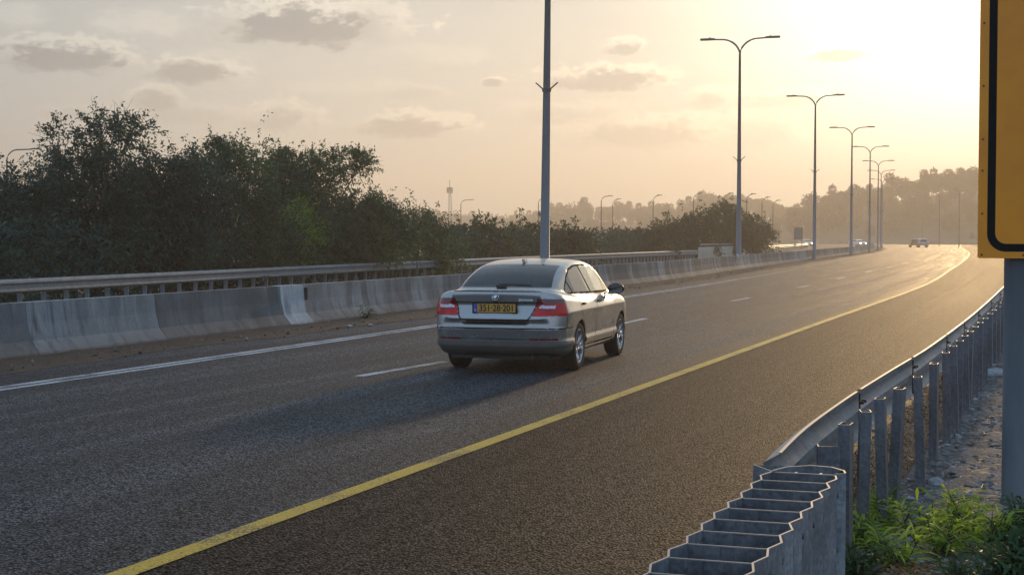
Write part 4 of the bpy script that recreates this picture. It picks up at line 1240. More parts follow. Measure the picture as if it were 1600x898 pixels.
    for key in ('seam_and_shade', 'arch_lip', 'window_trim', 'sill_highlight'):
        ii = np.where(part == key)[0]; isl = islands(F[ii])
        for k_, u_ in enumerate(np.unique(isl)):
            sel = ii[isl == u_]
            part[sel] = key + '#%d' % k_ if len(sel) >= 12 else 'body'
    made = {}
    for key in list(dict.fromkeys(part)):
        if key == 'cut': continue
        fsel = F[part == key]
        used, inv = np.unique(fsel, return_inverse=True)
        nf = inv.reshape(-1, 4)
        name = nm.get(key, key.split('#')[0])
        sh = .0
        if name == 'seam_and_shade': sh = -.004
        if key in ('tail_light_r', 'tail_light_l', 'rev_r', 'rev_l', 'dred_r', 'dred_l'): sh = .003
        me = mesh(name, V[used] + vn[used] * sh, nf, True)
        me.normals_split_custom_set_from_vertices([tuple(v) for v in vn[used]])
        par = T
        if key[:4] in ('rev_', 'dred'): par = made.get('tail_light_' + key[-1], T)
        if name == 'side_window' and not key.startswith('q_') :
            par = made.get(('rear_door_' if key.startswith('rw') else 'front_door_') + key[-1], T)
        made[key] = obj(name, me, par, mats[name])
    # re-parent parts created before their owners
    for key, o in made.items():
        if key[:4] in ('rev_', 'dred'): o.parent = made['tail_light_' + key[-1]]
        if key[:3] in ('rw_',): o.parent = made['rear_door_' + key[-1]]
        if key[:3] in ('fw_', 'tri'): o.parent = made['front_door_' + key[-1]]
    # wheels
    def lathe(pr, n, s, name, mat, par, loc):
        vs = []; fs = []
        for k in range(n):
            an = 2 * math.pi * k / n
            for (xx, rr2) in pr: vs.append((xx * s, rr2 * math.cos(an), rr2 * math.sin(an)))
        m_ = len(pr)
        for k in range(n):
            for j in range(m_ - 1):
                k2 = (k + 1) % n
                fs.append((k * m_ + j, k * m_ + j + 1, k2 * m_ + j + 1, k2 * m_ + j))
        return obj(name, mesh(name, vs, fs, True), par, mat, loc)
    for yc in (0.0, 2.686):
        for s in (-1, 1):
            Wl = bpy.data.objects.new('wheel', None); COL.objects.link(Wl); Wl.parent = T; Wl.location = (s * .775, yc, .316)
            lathe([(-.10, .21), (-.105, .29), (-.085, .312), (-.04, .316), (.04, .316), (.085, .312), (.105, .29), (.098, .225), (.085, .215)], 40, s, 'tyre', M['tyre'], Wl, (0, 0, 0))
            rim = MB()
            for k in range(10):
                an = 2 * math.pi * k / 10 + .2
                for dd_ in (-.045, .045):
                    a1, a2 = an, an + dd_ * 2.2
                    p1 = (s * .070, .05 * math.cos(a1), .05 * math.sin(a1)); p2 = (s * .088, .205 * math.cos(a2), .205 * math.sin(a2))
                    rim.tube([p1, p2], [.014, .011], 5)
            rim.tube([(s * .05, 0, 0), (s * .085, 0, 0)], .045, 16)
            rim.build('spokes', M['rim'], Wl, True)
            lathe([(.05, .196), (.092, .207), (.099, .221), (.088, .228)], 40, s, 'rim', M['rim'], Wl, (0, 0, 0))
            lathe([(.02, .0), (.02, .21)], 24, s, 'brake_disc', M['black_plastic'], Wl, (0, 0, 0))
            # arch liner
            vs = []; fs = []
            for k in range(25):
                an = R(-22 + 224 * k / 24)
                for xx in (.50, .885): vs.append((s * min(xx, .885), yc + .357 * math.cos(an), .316 + .357 * math.sin(an)))
            for k in range(24): fs.append((2 * k, 2 * k + 1, 2 * k + 3, 2 * k + 2))
            # inner wall
            n0 = len(vs); vs.append((s * .5, yc, .316))
            for k in range(24): fs.append((2 * k, 2 * k + 2, n0))
            vv = np.array(vs); 
            # keep liner just inside the skin
            q = vv.copy(); f = f_car(q); 
            for _ in range(30):
                m_ = f_car(q) > -.012; q[m_, 0] *= .985
                if not m_.any(): break
            obj('wheel_arch', mesh('wheel_arch', q, [tuple(a_) for a_ in fs]), T, M['black_plastic'])
    # underside box, silencer
    MB().box((0, 1.3, .215), (1.25, 3.9, .05)).box((0, -.55, .22), (1.3, .5, .07)).build('underbody', M['black_plastic'], T)
    MB().tube([(.48, -.98, .235), (.48, -.7, .235)], .028, 10).build('exhaust_pipe', M['black_plastic'], T, True)
    # interior
    def seat(xx, yy):
        s_ = bpy.data.objects.new('seat', None); COL.objects.link(s_); s_.parent = T; s_.location = (xx, yy, 0)
        MB().box((0, .3, .50), (.50, .5, .16)).box((0, -.02, .80), (.46, .14, .58), M=Matrix.Rotation(.2, 3, 'X')).build('cushion', M['seat'], s_)
        MB().box((0, -.10, 1.18), (.24, .09, .17)).tube([(0, -.08, 1.0), (0, -.09, 1.15)], .03, 6).build('headrest', M['seat'], s_)
    seat(-.38, 1.35); seat(.38, 1.35)
    MB().box((0, .30, .80), (1.25, .14, .55), M=Matrix.Rotation(.2, 3, 'X')).box((0, .6, .5), (1.25, .5, .15)).build('rear_bench', M['seat'], T)
    for xx in (-.4, 0, .4): MB().box((xx, .22, 1.13), (.22, .08, .12)).build('rear_headrest', M['seat'], T)
    MB().box((0, -.3, 1.02), (1.1, .7, .02)).build('parcel_shelf', M['black_plastic'], T)
    MB().box((0, 2.25, .85), (1.3, .3, .18)).build('dashboard', M['black_plastic'], T)
    # mirrors
    for s in (-1, 1):
        Mi = bpy.data.objects.new('door_mirror', None); COL.objects.link(Mi); Mi.parent = T; Mi.location = (s * .94, 2.03, 1.02)
        import bmesh
        b = bmesh.new(); bmesh.ops.create_uvsphere(b, u_segments=20, v_segments=12, radius=1)
        for v in b.verts:
            v.co = Vector((v.co[0] * .125, max(v.co[1], -.45) * .085, v.co[2] * .078 - .01 * abs(v.co[0])))
        me = bpy.data.meshes.new('mirror'); b.to_mesh(me); b.free(); me.polygons.foreach_set('use_smooth', [True] * len(me.polygons))
        obj('mirror_cap', me, Mi, pmat('mirror_black', (.02, .02, .022), .38))
        MB().box((0, -.042, -.004), (.19, .006, .115)).build('mirror_glass', pmat('mirror_silver', (.16, .17, .19), .1, 1.0), Mi)
        MB().box((-s * .09, .0, -.065), (.12, .05, .03)).build('mirror_arm', M['black_plastic'], Mi)
    # door handles
    for s in (-1, 1):
        for yy in (.20, 1.16):
            q = np.array([[s * .9, yy, .87]]); 
            while f_car(q)[0] > 0: q[0, 0] *= .998
            MB().box((q[0, 0] + s * .012, yy, .87), (.02, .17, .022)).box((q[0, 0] + s * .0, yy, .865), (.012, .11, .05)).build('door_handle', M['black_gloss'] if s > 0 else paint_, T)
    # things on the boot lid
    def yrear(xx, zz):
        yy = -1.2
        while f_car(np.array([[xx, yy, zz]]))[0] > 0 and yy < -.5: yy += .001
        return yy
    yb = yrear(0, .84)
    Pl = bpy.data.objects.new('number_plate', None); COL.objects.link(Pl); Pl.parent = T; Pl.location = (0, yb - .046, .842)
    MB().box((0, .006, -.008), (.60, .012, .150)).build('plate_frame', M['black_gloss'], Pl)
    MB().box((.022, -.002, .006), (.505, .005, .108)).build('plate_face', pmat('yellow_plate', (.66, .34, .05), .45), Pl)
    MB().box((-.258, -.002, .006), (.05, .005, .108)).build('country_band', pmat('plate_blue', (.05, .09, .42), .4), Pl)
    for sx in (-.15, .16): MB().box((sx, -.001, -.068), (.14, .006, .012)).build('frame_text_strip', pmat('frame_print', (.6, .6, .6), .5), Pl)
    def text(body, size, loc_, mat, par, name, ext=.002, sx=1.0, sp=1.0):
        cu = bpy.data.curves.new('t', 'FONT'); cu.body = body; cu.size = size; cu.extrude = ext; cu.align_x = 'CENTER'; cu.align_y = 'CENTER'; cu.space_character = sp
        cu.offset = size * .018
        tmp = bpy.data.objects.new('t', cu); COL.objects.link(tmp)
        dg = bpy.context.evaluated_depsgraph_get(); me = bpy.data.meshes.new_from_object(tmp.evaluated_get(dg)); bpy.data.objects.remove(tmp)
        o = obj(name, me, par, None); me.materials.clear(); me.materials.append(mat)
        o.rotation_euler = (math.pi / 2, 0, 0); o.location = loc_; o.scale = (sx, 1, 1)
        return o
    ink = pmat('plate_ink', (.015, .013, .012), .5)
    text('351\u00b728\u00b7201', .118, (.025, -.0062, .004), ink, Pl, 'plate_number', sx=.86, sp=1.02)
    text('IL', .034, (-.258, -.0062, -.022), pmat('plate_white', (.7, .7, .7), .5), Pl, 'country_letters')
    # round badge with a winged arrow
    yb = yrear(0, .993)
    Bd = bpy.data.objects.new('badge', None); COL.objects.link(Bd); Bd.parent = T; Bd.location = (0, yb - .006, .993); Bd.rotation_euler = (-.28, 0, 0)
    ring = MB().tube([(.043 * math.cos(a_ * .2618), 0, .043 * math.sin(a_ * .2618)) for a_ in range(25)], .0055, 6, False); ring.build('badge_ring', M['chrome'], Bd, True)
    MB().tube([(0, .004, 0), (0, .0, 0)], .040, 20).build('badge_field', M['black_gloss'], Bd)
    wing = [(-.030, -.012), (-.010, -.012), (-.010, -.024), (.012, -.024), (.002, -.010), (.020, .0), (.028, .020), (.010, .030), (-.010, .026), (-.022, .010), (-.012, .002), (-.030, -.002)]
    n = len(wing); vs = [(a_, -.004, b_) for a_, b_ in wing] + [(a_, 0, b_) for a_, b_ in wing]
    obj('badge_arrow', mesh('arrow', vs, [tuple(range(n))] + [(i, (i + 1) % n, n + (i + 1) % n, n + i) for i in range(n)]), Bd, M['chrome'])
    yb = yrear(.40, .955)
    o = text('OCTAVIA', .036, (.395, yb - .006, .952), M['chrome'], T, 'model_lettering', sp=1.25); o.rotation_euler = (math.pi / 2 - .18, 0, .08)
    yb = yrear(-.37, .70)
    text('TSI', .026, (-.36, yb - .005, .70), M['black_gloss'], T, 'engine_lettering')
    # wiper
    MB().tube([(.03, -.705, 1.125), (.12, -.69, 1.135), (.42, -.66, 1.118)], [.014, .012, .006], 6).box((-.01, -.70, 1.115), (.13, .05, .035)).box((.16, -.672, 1.140), (.42, .012, .014)).build('rear_wiper', M['black_plastic'], T)
    # roof aerial
    MB().box((0, .42, 1.435), (.04, .14, .04)).build('aerial_fin', paint_, T)
    return T
build_car((.06, 20.75, 0.0), -.272)

# =================================================================== DISTANT CARS
def far_car(x, y, rz, label, col, suv=False, group=None, front=False):
    T = thing('car', label, 'car', (x, y, 0), rz, group)
    h = 1.72 if suv else 1.45
    w_ = .92 if suv else .87
    prof = [(-2.2, .35), (-2.25, .8), (-2.15, 1.0), (-1.75 if suv else -1.5, h - .08), (-1.3 if suv else -.9, h), (.3, h), (.95, h - .12), (1.5, 1.02), (2.1, .88), (2.25, .6), (2.2, .32)]
    vs = []; 
    for sx in (-1, 1):
        for (yy, zz) in prof: vs.append((sx * w_ * (1.0 if zz < 1.03 else .78 if zz > h - .15 else .9), yy, zz))
    n = len(prof); fs = [tuple(range(n)), tuple(range(n, 2 * n))[::-1]] + [(i, n + i, n + (i + 1) % n, (i + 1) % n) for i in range(n)]
    pm = pmat('far_paint', col, .25, .3, .5, .8)
    obj('body', mesh('body', vs, fs), T, pm)
    rear_y = -2.0 if suv else -1.85
    MB().add([(-.66, -2.17, 1.03), (.66, -2.17, 1.03), (.58, prof[3][0] - .05, h - .16), (-.58, prof[3][0] - .05, h - .16)], [(0, 1, 2, 3)]).build('rear_window', M['black_gloss'], T)
    MB().add([(-.7, 1.47, 1.05), (.7, 1.47, 1.05), (.62, 1.01, h - .13), (-.62, 1.01, h - .13)], [(3, 2, 1, 0)]).build('windscreen', M['black_gloss'], T)
    for s in (-1, 1):
        MB().add([(s * .905 * w_ / .9, -1.4, 1.06), (s * .905 * w_ / .9, 1.2, 1.06), (s * .80 * w_ / .9, .7, h - .14), (s * .80 * w_ / .9, -1.1, h - .14)], [(0, 1, 2, 3)]).build('side_window', M['black_gloss'], T)
        MB().box((s * .72, -2.26, .88), (.26, .05, .16)).build('tail_light', M['red_lamp'], T)
        MB().box((s * .68, 2.2, .68), (.34, .08, .14)).build('headlight', M['lit'] if front else M['clear_lamp'], T)
        for yy in (-1.35, 1.4):
            MB().tube([(s * .62, yy, .32), (s * .86, yy, .32)], .32, 16).build('wheel', M['tyre'], T)
    MB().box((0, -2.27, .62), (.5, .02, .12)).build('number_plate', pmat('far_plate', (.6, .4, .08), .5), T)
    return T
lm = bpy.data.materials.new('lit_headlight'); lm.use_nodes = True
lm.node_tree.nodes['Principled BSDF'].inputs['Emission Color'].default_value = (1, .95, .85, 1); lm.node_tree.nodes['Principled BSDF'].inputs['Emission Strength'].default_value = 12
M['lit'] = lm
hd = math.atan2(25, 75)
far_car(bx(1441, 300), 300, -.16, 'distant silver high-backed car on the far bend, right one of the pair', (.42, .42, .48), True)
far_car(bx(1428, 308), 308, -.16, 'distant dark red car on the far bend, left one of the pair', (.16, .05, .05), True)
far_car(bx(1339, 330), 330, math.pi + .38, 'white car crossing behind the median barrier between the median lamps', (.75, .75, .74), False, None, True)
far_car(bx(1258.5, 325), 325, math.pi + .12, 'oncoming pale car with lit headlights at the end of the far guardrail', (.6, .6, .6), False, None, True)

# =================================================================== TREES
def norm_rows(a):
    return a / np.maximum(np.linalg.norm(a, axis=1, keepdims=True), 1e-9)
def leaves_along(rg, starts, dirs, length, nl, size, droop, spread=.5):
    """nl elongated leaves pinned along each twig; returns quads"""
    n = len(starts)
    t = rg.random((n, nl)) ** .8
    pos = starts[:, None, :] + dirs[:, None, :] * (t * length[:, None])[..., None]
    pos[..., 2] -= droop * (t * length[:, None]) ** 2
    d = norm_rows((dirs[:, None, :] * .6 + rg.normal(0, spread, (n, nl, 3)) + np.array([0, 0, -.35 * droop * 3])).reshape(-1, 3))
    pos = pos.reshape(-1, 3) + rg.normal(0, .03, (n * nl, 3))
    side = norm_rows(np.cross(d, rg.normal(0, 1, d.shape)))
    L = size[0] * rg.uniform(.6, 1.35, (len(d), 1)); Wd = size[1] * rg.uniform(.6, 1.3, (len(d), 1))
    a = pos; b = pos + d * L * .5 + side * Wd; c = pos + d * L; e = pos + d * L * .5 - side * Wd
    V = np.stack([a, b, c, e], 1).reshape(-1, 3)
    F = np.arange(len(V)).reshape(-1, 4)
    return V, F
def tree(px, dist, lobes, label, group, seed, leafm, name='tree', cat='tree', leaf=(.115, .026), dens=2.0, trunk_r=.08, depth=1.0):
    """lobes: (x px, y px, rx px, ry px, density) at distance dist"""
    rg = np.random.default_rng(seed); r = random.Random(seed)
    X = bx(px, dist); T = thing(name, label, cat, (X, dist, -.05), 0, group)
    mb = MB(); VS = []; FS = []; off = 0
    mb.tube([(0, 0, -.3), (0, 0, .2), (0, 0, .5)], [trunk_r * 2.2, trunk_r * 1.8, trunk_r], 8)
    for li, (lx, ly, lrx, lry, de) in enumerate(lobes):
        if name == 'tree' and ly < 345: ly += 18
        if seed in (7, 8): ly += 16
        c = np.array([bx(lx, dist) - X, r.uniform(-.8, .8) * depth, pz(ly, dist, lx)])
        rad = np.array([lrx * dist / FPX, (lrx + lry) / 2 * dist / FPX * depth, lry * dist / FPX])
        # limb to the lobe
        mid = np.array([c[0] * .45, c[1] * .5, max(c[2] * .5, .3)])
        p0 = Vector((r.uniform(-.1, .1), r.uniform(-.1, .1), 0)); p3 = Vector(c)
        pts = []
        for k in range(7):
            u = k / 6
            p = p0.lerp(Vector(mid), min(1, u * 2)) if u < .5 else Vector(mid).lerp(p3, (u - .5) * 2)
            pts.append(p + Vector((r.uniform(-.08, .08), r.uniform(-.08, .08), 0)) * (1 if 0 < k < 6 else 0))
        mb.tube(pts, [trunk_r * (1 - .75 * k / 6) for k in range(7)], 6)
        # boughs
        nb = max(5, int(9 * de ** .5 * (rad[0] * rad[2]) ** .4 * 1.6))
        ends = []
        for k in range(nb):
            d = np.array([r.gauss(0, 1), r.gauss(0, 1), r.gauss(.35, .9)]); d /= np.linalg.norm(d)
            s0 = Vector(c) * .8 + Vector(mid) * .2; e0 = Vector(c + d * rad * r.uniform(.6, .98))
            m0 = (s0 + e0) / 2 + Vector((r.uniform(-.1, .1), r.uniform(-.1, .1), r.uniform(0, .25)))
            mb.tube([s0, m0, e0], [.022, .014, .005], 4, False)
            ends.append((np.array(s0), np.array(m0), np.array(e0)))
        # clumps of twigs: some round bough ends, the rest through the shell of the lobe
        area = rad[0] * rad[2] * 3.14
        nt = int(area * 130 * de * dens)
        nc = max(6, int(area * 3.2))
        cd = norm_rows(rg.normal(0, 1, (nc, 3)) + np.array([0, 0, .25])); cr = rg.uniform(.35, .96, (nc, 1)) ** .6
        cc = c + cd * cr * rad
        k_ = min(len(ends), nc); cc[:k_] = np.array([e[2] for e in ends[:k_]])
        which = rg.integers(0, nc, nt)
        csz = rg.uniform(.18, .5, (nc, 1)) * min(1.0, rad.min())
        st_ = cc[which] + rg.normal(0, 1, (nt, 3)) * csz[which]
        # a share hugs the boughs so that limbs carry leaves
        q = rg.random(nt) < .22
        eb = rg.integers(0, len(ends), nt); u = rg.random((nt, 1))
        E0 = np.array([e[0] for e in ends])[eb]; E2 = np.array([e[2] for e in ends])[eb]
        st_[q] = (E0 * (1 - u) + E2 * u)[q] + rg.normal(0, .08, (nt, 3))[q]
        dr = norm_rows((st_ - c) / rad + rg.normal(0, .55, (nt, 3)) + np.array([0, 0, .15]))
        ln_ = rg.uniform(.25, .75, nt)
        V_, F_ = leaves_along(rg, st_, dr, ln_, 9, leaf, .5)
        VS.append(V_); FS.append(F_ + off); off += len(V_)
        # thin twig lines for the airy tops
        if de < .7:
            for k in range(min(60, nt // 5)):
                a_ = st_[k]; b_ = a_ + dr[k] * ln_[k] * 1.2; mb.tube([a_, b_], [.008, .003], 3, False)
        # long whips poking out of the outline
        for k in range(int(3 + 5 * r.random())):
            d = np.array([r.gauss(0, .8), r.gauss(0, .5), r.gauss(1.0, .4)]); d /= np.linalg.norm(d)
            a_ = c + d * rad * .72; n2 = 5
            seg = [a_ + d * .10 * j + np.array([r.uniform(-.04, .04), 0, -.01 * j * j]) for j in range(n2)]
            mb.tube(seg, [.012, .011, .010, .009, .007], 3, False)
            V_, F_ = leaves_along(rg, np.array(seg), np.tile(d, (n2, 1)) + rg.normal(0, .3, (n2, 3)), np.full(n2, .20), 16, (leaf[0] * .9, leaf[1] * .9), .3)
            VS.append(V_); FS.append(F_ + off); off += len(V_)
    mb.build('trunk', M['bark'], T)
    obj('crown', mesh('crown', np.concatenate(VS), np.concatenate(FS)), T, leafm)
    return T
GT = 'dense trees behind the far guardrail'
tree(25, 43, [(0, 345, 70, 60, 1.1), (62, 315, 50, 45, 1.0), (88, 262, 26, 26, .45), (98, 208, 7, 36, .35), (30, 395, 80, 50, 1.1), (-60, 365, 70, 70, 1)], 'dark dense tree with a thin spire at the left photo edge', GT, 1, M['leaf_dark'])
tree(70, 62, [(20, 350, 70, 50, .6), (110, 330, 70, 55, .6), (60, 400, 120, 40, .7), (190, 400, 90, 40, .6)], 'dark dense tree behind the front row at the far left', GT, 14, M['leaf_dark'])
tree(150, 45, [(140, 200, 28, 40, .55), (182, 218, 46, 38, .55), (205, 188, 28, 16, .35), (130, 265, 60, 40, .8), (165, 320, 75, 55, 1.1), (140, 390, 85, 50, 1.1)], 'tallest tree with an airy see-through top, left of the long dark crown', GT, 2, M['leaf_dark'])
tree(265, 47, [(262, 290, 62, 60, 1.2), (300, 270, 45, 42, 1.0), (235, 340, 60, 60, 1.2), (300, 380, 70, 55, 1.1), (210, 395, 60, 45, 1.0)], 'compact rounded dark tree right of the tallest airy one', GT, 3, M['leaf_dark'])
tree(355, 51, [(340, 238, 44, 32, .75), (375, 270, 44, 48, .75), (345, 320, 50, 50, .9), (385, 375, 60, 55, 1.1), (335, 390, 45, 40, 1.0)], 'loose tree with bare stems showing through its middle, between two dark crowns', GT, 4, M['leaf_mid'])
tree(455, 57, [(430, 265, 42, 45, .85), (480, 240, 50, 30, .85), (530, 238, 34, 22, .6), (560, 240, 12, 16, .25), (470, 300, 55, 50, 1.1), (430, 370, 55, 55, 1.1), (490, 380, 45, 50, 1.0)], 'broad tree with thin sprays reaching right against the sky', GT, 5, M['leaf_mid'])
tree(463, 54.5, [(466, 322, 16, 22, .8), (468, 362, 20, 32, 1.0), (452, 395, 20, 24, .8)], 'lighter green leafy tree, coloured as sunlit, set against the broad dark tree behind the rail', None, 6, M['leaf_sunlit'])
tree(555, 59, [(545, 300, 40, 40, .75), (575, 320, 42, 40, .9), (530, 355, 55, 50, 1.1), (600, 360, 45, 50, 1.0), (550, 395, 60, 40, 1)], 'mid green tree whose top steps down right of the broad tree', GT, 7, M['leaf_mid'])
tree(645, 65, [(625, 335, 36, 32, .8), (650, 330, 28, 30, .5), (655, 365, 42, 36, 1.0), (620, 385, 50, 35, 1.0), (688, 390, 32, 28, .9)], 'lowest tree at the right end of the tall dark row', GT, 8, M['leaf_mid'])
GB = 'round bushes beyond the median'
def bush(px, dist, lobes, label, seed):
    return tree(px, dist, lobes, label, GB, seed, M['leaf_bush'], 'bush', 'bush', (.22, .055), .6 * (75 / dist) ** .8 + .08, .05, .9)
bush(745, 80, [(735, 380, 38, 26, 1.0), (765, 385, 34, 22, 1.0), (720, 385, 22, 26, .9)], 'round dark bush right of the tall trees, below the lone curved lamp', 31)
bush(825, 88, [(800, 388, 26, 24, 1), (832, 380, 34, 28, 1), (815, 395, 40, 18, 1)], 'dark bush just left of the pole behind the car', 32)
bush(885, 92, [(875, 388, 36, 26, 1), (905, 392, 34, 20, 1), (860, 378, 16, 18, .8)], 'dark bush just right of the pole behind the car', 33)
bush(990, 112, [(975, 385, 26, 24, 1), (1010, 384, 30, 20, 1), (985, 372, 14, 14, .8), (1030, 388, 26, 16, 1)], 'low bush between the close lamp pair and the big rounded bush', 34)
bush(1045, 122, [(1030, 380, 26, 22, 1), (1050, 372, 24, 22, 1), (1040, 386, 26, 12, 1)], 'small bush at the left foot of the big rounded bush mass', 38)
bush(1080, 128, [(1062, 374, 30, 22, 1), (1092, 362, 34, 30, 1), (1075, 382, 44, 18, 1)], 'left half of the big rounded bush mass, before the second median lamp', 35)
bush(1140, 140, [(1128, 352, 34, 30, 1), (1160, 360, 34, 30, 1), (1130, 326, 14, 7, .6), (1142, 378, 60, 22, 1)], 'largest rounded bush with a small tuft on top, behind the second median lamp', 36)
bush(1188, 160, [(1186, 368, 20, 28, 1), (1176, 380, 28, 18, 1)], 'end bush sloping down toward the dark upright board', 37)

# distant wood on the hills: alike tree shapes, individually placed
def far_tree_mesh(seed, kind):
    rg = np.random.default_rng(seed); H = 9.0
    if kind == 0:   # umbrella-shaped pine
        L = [((0, 0, 7.0), (3.0, 3.0, 1.7)), ((1.3, .5, 5.9), (2.2, 2.0, 1.3)), ((-1.5, -.3, 5.6), (2.0, 2.0, 1.3)), ((0, 0, 4.4), (2.0, 2.0, 1.2))]
    elif kind == 1:  # tall narrow
        L = [((0, 0, 7.6), (1.3, 1.3, 1.9)), ((.2, 0, 5.6), (2.0, 2.0, 2.2)), ((-.2, 0, 3.6), (2.5, 2.5, 1.9))]
    elif kind == 2:  # broad
        L = [((-1.6, 0, 5.2), (2.5, 2.3, 2.1)), ((1.7, .2, 5.6), (2.4, 2.4, 2.0)), ((0, 0, 3.6), (3.4, 3.0, 2.0)), ((.2, 0, 6.9), (1.8, 1.8, 1.3))]
    else:            # two-tufted eucalyptus
        L = [((-.9, 0, 7.9), (1.5, 1.5, 1.2)), ((1.2, .3, 6.7), (1.7, 1.7, 1.3)), ((-.2, 0, 5.2), (1.9, 1.9, 1.5)), ((.4, 0, 3.6), (2.0, 2.0, 1.5))]
    VS = []; FS = []; off = 0; mb = MB()
    mb.tube([(0, 0, -1.5), (.1, 0, 3), (0, 0, 6.5)], [.26, .18, .07], 5)
    for (c, rd) in L:
        c = np.array(c); rd = np.array(rd)
        mb.tube([(0, 0, c[2] * .5), tuple(c)], [.1, .04], 4)
        n = int(95 * rd[0] * rd[2] / 4) + 60
        p = c + norm_rows(rg.normal(0, 1, (n, 3))) * rg.uniform(.35, 1.0, (n, 1)) ** .5 * rd
        d = norm_rows((p - c) / rd + rg.normal(0, .8, (n, 3)))
        V_, F_ = leaves_along(rg, p, d, rg.uniform(.2, .7, n), 4, (.62, .17), .2, .8)
        VS.append(V_); FS.append(F_ + off); off += len(V_)
    t = mb.me('trunk'); t.materials.append(M['bark'])
    c = mesh('crown', np.concatenate(VS), np.concatenate(FS)); c.materials.append(M['leaf_far'])
    return t, c
FT = [far_tree_mesh(100 + k, k % 4) for k in range(8)]
KN = ['umbrella-crowned pine', 'narrow pointed tree', 'broad crowned tree', 'two-tufted tall tree']
r = random.Random(77)
spots = []
_o = ['first', 'second', 'third', 'fourth', 'fifth', 'sixth', 'seventh', 'eighth', 'ninth', 'tenth', 'eleventh', 'twelfth', 'thirteenth', 'fourteenth', 'fifteenth', 'sixteenth', 'seventeenth', 'eighteenth', 'nineteenth', 'twentieth']
_t = {2: 'twenty', 3: 'thirty', 4: 'forty', 5: 'fifty', 6: 'sixty', 7: 'seventy'}
def ORD(n): return _o[n - 1] if n <= 20 else (_t[n // 10] + '-' + _o[n % 10 - 1] if n % 10 else _t[n // 10][:-1] + 'ieth')
row_of = []; cnt_ = {}
# skyline rows
px = 1205
while px < 1640:
    dd_ = crest_d(px); sc = r.uniform(.75, 1.25)
    spots.append((px, dd_ + r.uniform(-12, 6), sc)); row_of.append(0); px += 6.2 * sc * 2.1
px = 850
while px < 1235:
    spots.append((px, crest_d(px) + r.uniform(-15, 10), r.uniform(.8, 1.3))); row_of.append(0); px += r.uniform(8, 16)
for row in range(5):
    px = 1190 + 20 * row
    while px < 1650:
        dr = crest_d(px); d0 = 545 if px < 1560 else 500
        spots.append((px, d0 + (dr - d0) * row / 5.0 + r.uniform(-8, 8), r.uniform(.7, 1.15))); row_of.append(5 - row); px += r.uniform(20, 36)
for row in range(3):
    px = 800 + 15 * row
    while px < 1230:
        spots.append((px, 665 + 35 * row + r.uniform(-8, 8), r.uniform(.7, 1.0))); row_of.append(3 - row); px += r.uniform(20, 34)
spots = spots[:290]
for i, (px, dd_, sc) in enumerate(spots):
    k = r.randrange(8) if i % 5 else 3
    x = bx(px, dd_)
    near = 'right-hand forest hill' if px > 1250 else 'low middle ridge'
    key_ = (near, row_of[i]); cnt_[key_] = cnt_.get(key_, 0) + 1
    hl = 'right hill' if px > 1250 else 'middle ridge'
    rn = ('on the %s skyline' % hl if row_of[i] == 0 else '%s row below the %s skyline' % (ORD(row_of[i]), hl))
    T = thing('forest_tree', '%s, %s from left, %s' % (KN[k % 4], ORD(cnt_[key_]), rn), 'tree', (x, dd_, hill_z(x, dd_) - .3), r.uniform(0, 6.28), '%ss on the %s' % (KN[k % 4], near))
    T.scale = (sc, sc, sc * r.uniform(.85, 1.15))
    obj('trunk', FT[k][0], T); obj('crown', FT[k][1], T)
# far-off wood on the left horizon that reads as one mass
def far_wood(pa, pb, cnt, label, seed=9, zl=0):
    rg = np.random.default_rng(seed)
    VS = []; FS = []; off = 0
    for k in range(cnt):
        px = rg.uniform(pa, pb); dd_ = crest_d(px) + rg.uniform(-60 - 60 * zl, 20)
        x = bx(px, dd_); z = hill_z(x, dd_) + rg.uniform(1, 5 + 4 * zl); s = rg.uniform(2.5, 5)
        n = 40
        p = np.array([x, dd_, z]) + rg.normal(0, 1, (n, 3)) * np.array([s, s, s * .5])
        V_, F_ = leaves_along(rg, p, norm_rows(rg.normal(0, 1, (n, 3))), np.full(n, .5), 2, (2.4, .7), .1, .9)
        VS.append(V_); FS.append(F_ + off); off += len(V_)
    tag(obj('woodland', mesh('wood', np.concatenate(VS), np.concatenate(FS)), None, M['leaf_far']), label, kind='stuff')
far_wood(560, 900, 420, 'far-off wooded ridge fading into haze on the horizon')
far_wood(1655, 2700, 520, 'wooded hill going on behind and right of the yellow sign', 10, 1)
far_wood(-900, 560, 380, 'low wooded ridge behind the dark trees on the left', 12)
# undergrowth between the far guardrail and the trees, one tangled mass
def undergrowth():
    rg = np.random.default_rng(19); n = 9500
    VS = []
    d = rg.uniform(20, 150, n) ; 
    st_ = []
    for k in range(n):
        q = ORAIL.off(min(d[k], ORAIL.L - 1), -1.5 - 2.5 * rg.random() if d[k] < ORAIL.L else -1); st_.append((q[0], q[1], rg.random() ** 1.4 * 2.0))
    st_ = np.array(st_)
    V_, F_ = leaves_along(rg, st_, norm_rows(rg.normal(0, .5, (n, 3)) + np.array([0, 0, .8])), rg.uniform(.2, .6, n), 7, (.22, .035), .3, .5)
    tag(obj('undergrowth', mesh('undergrowth', V_, F_), None, M['leaf_dark']), 'tangled low undergrowth behind the far guardrail', kind='stuff')
undergrowth()

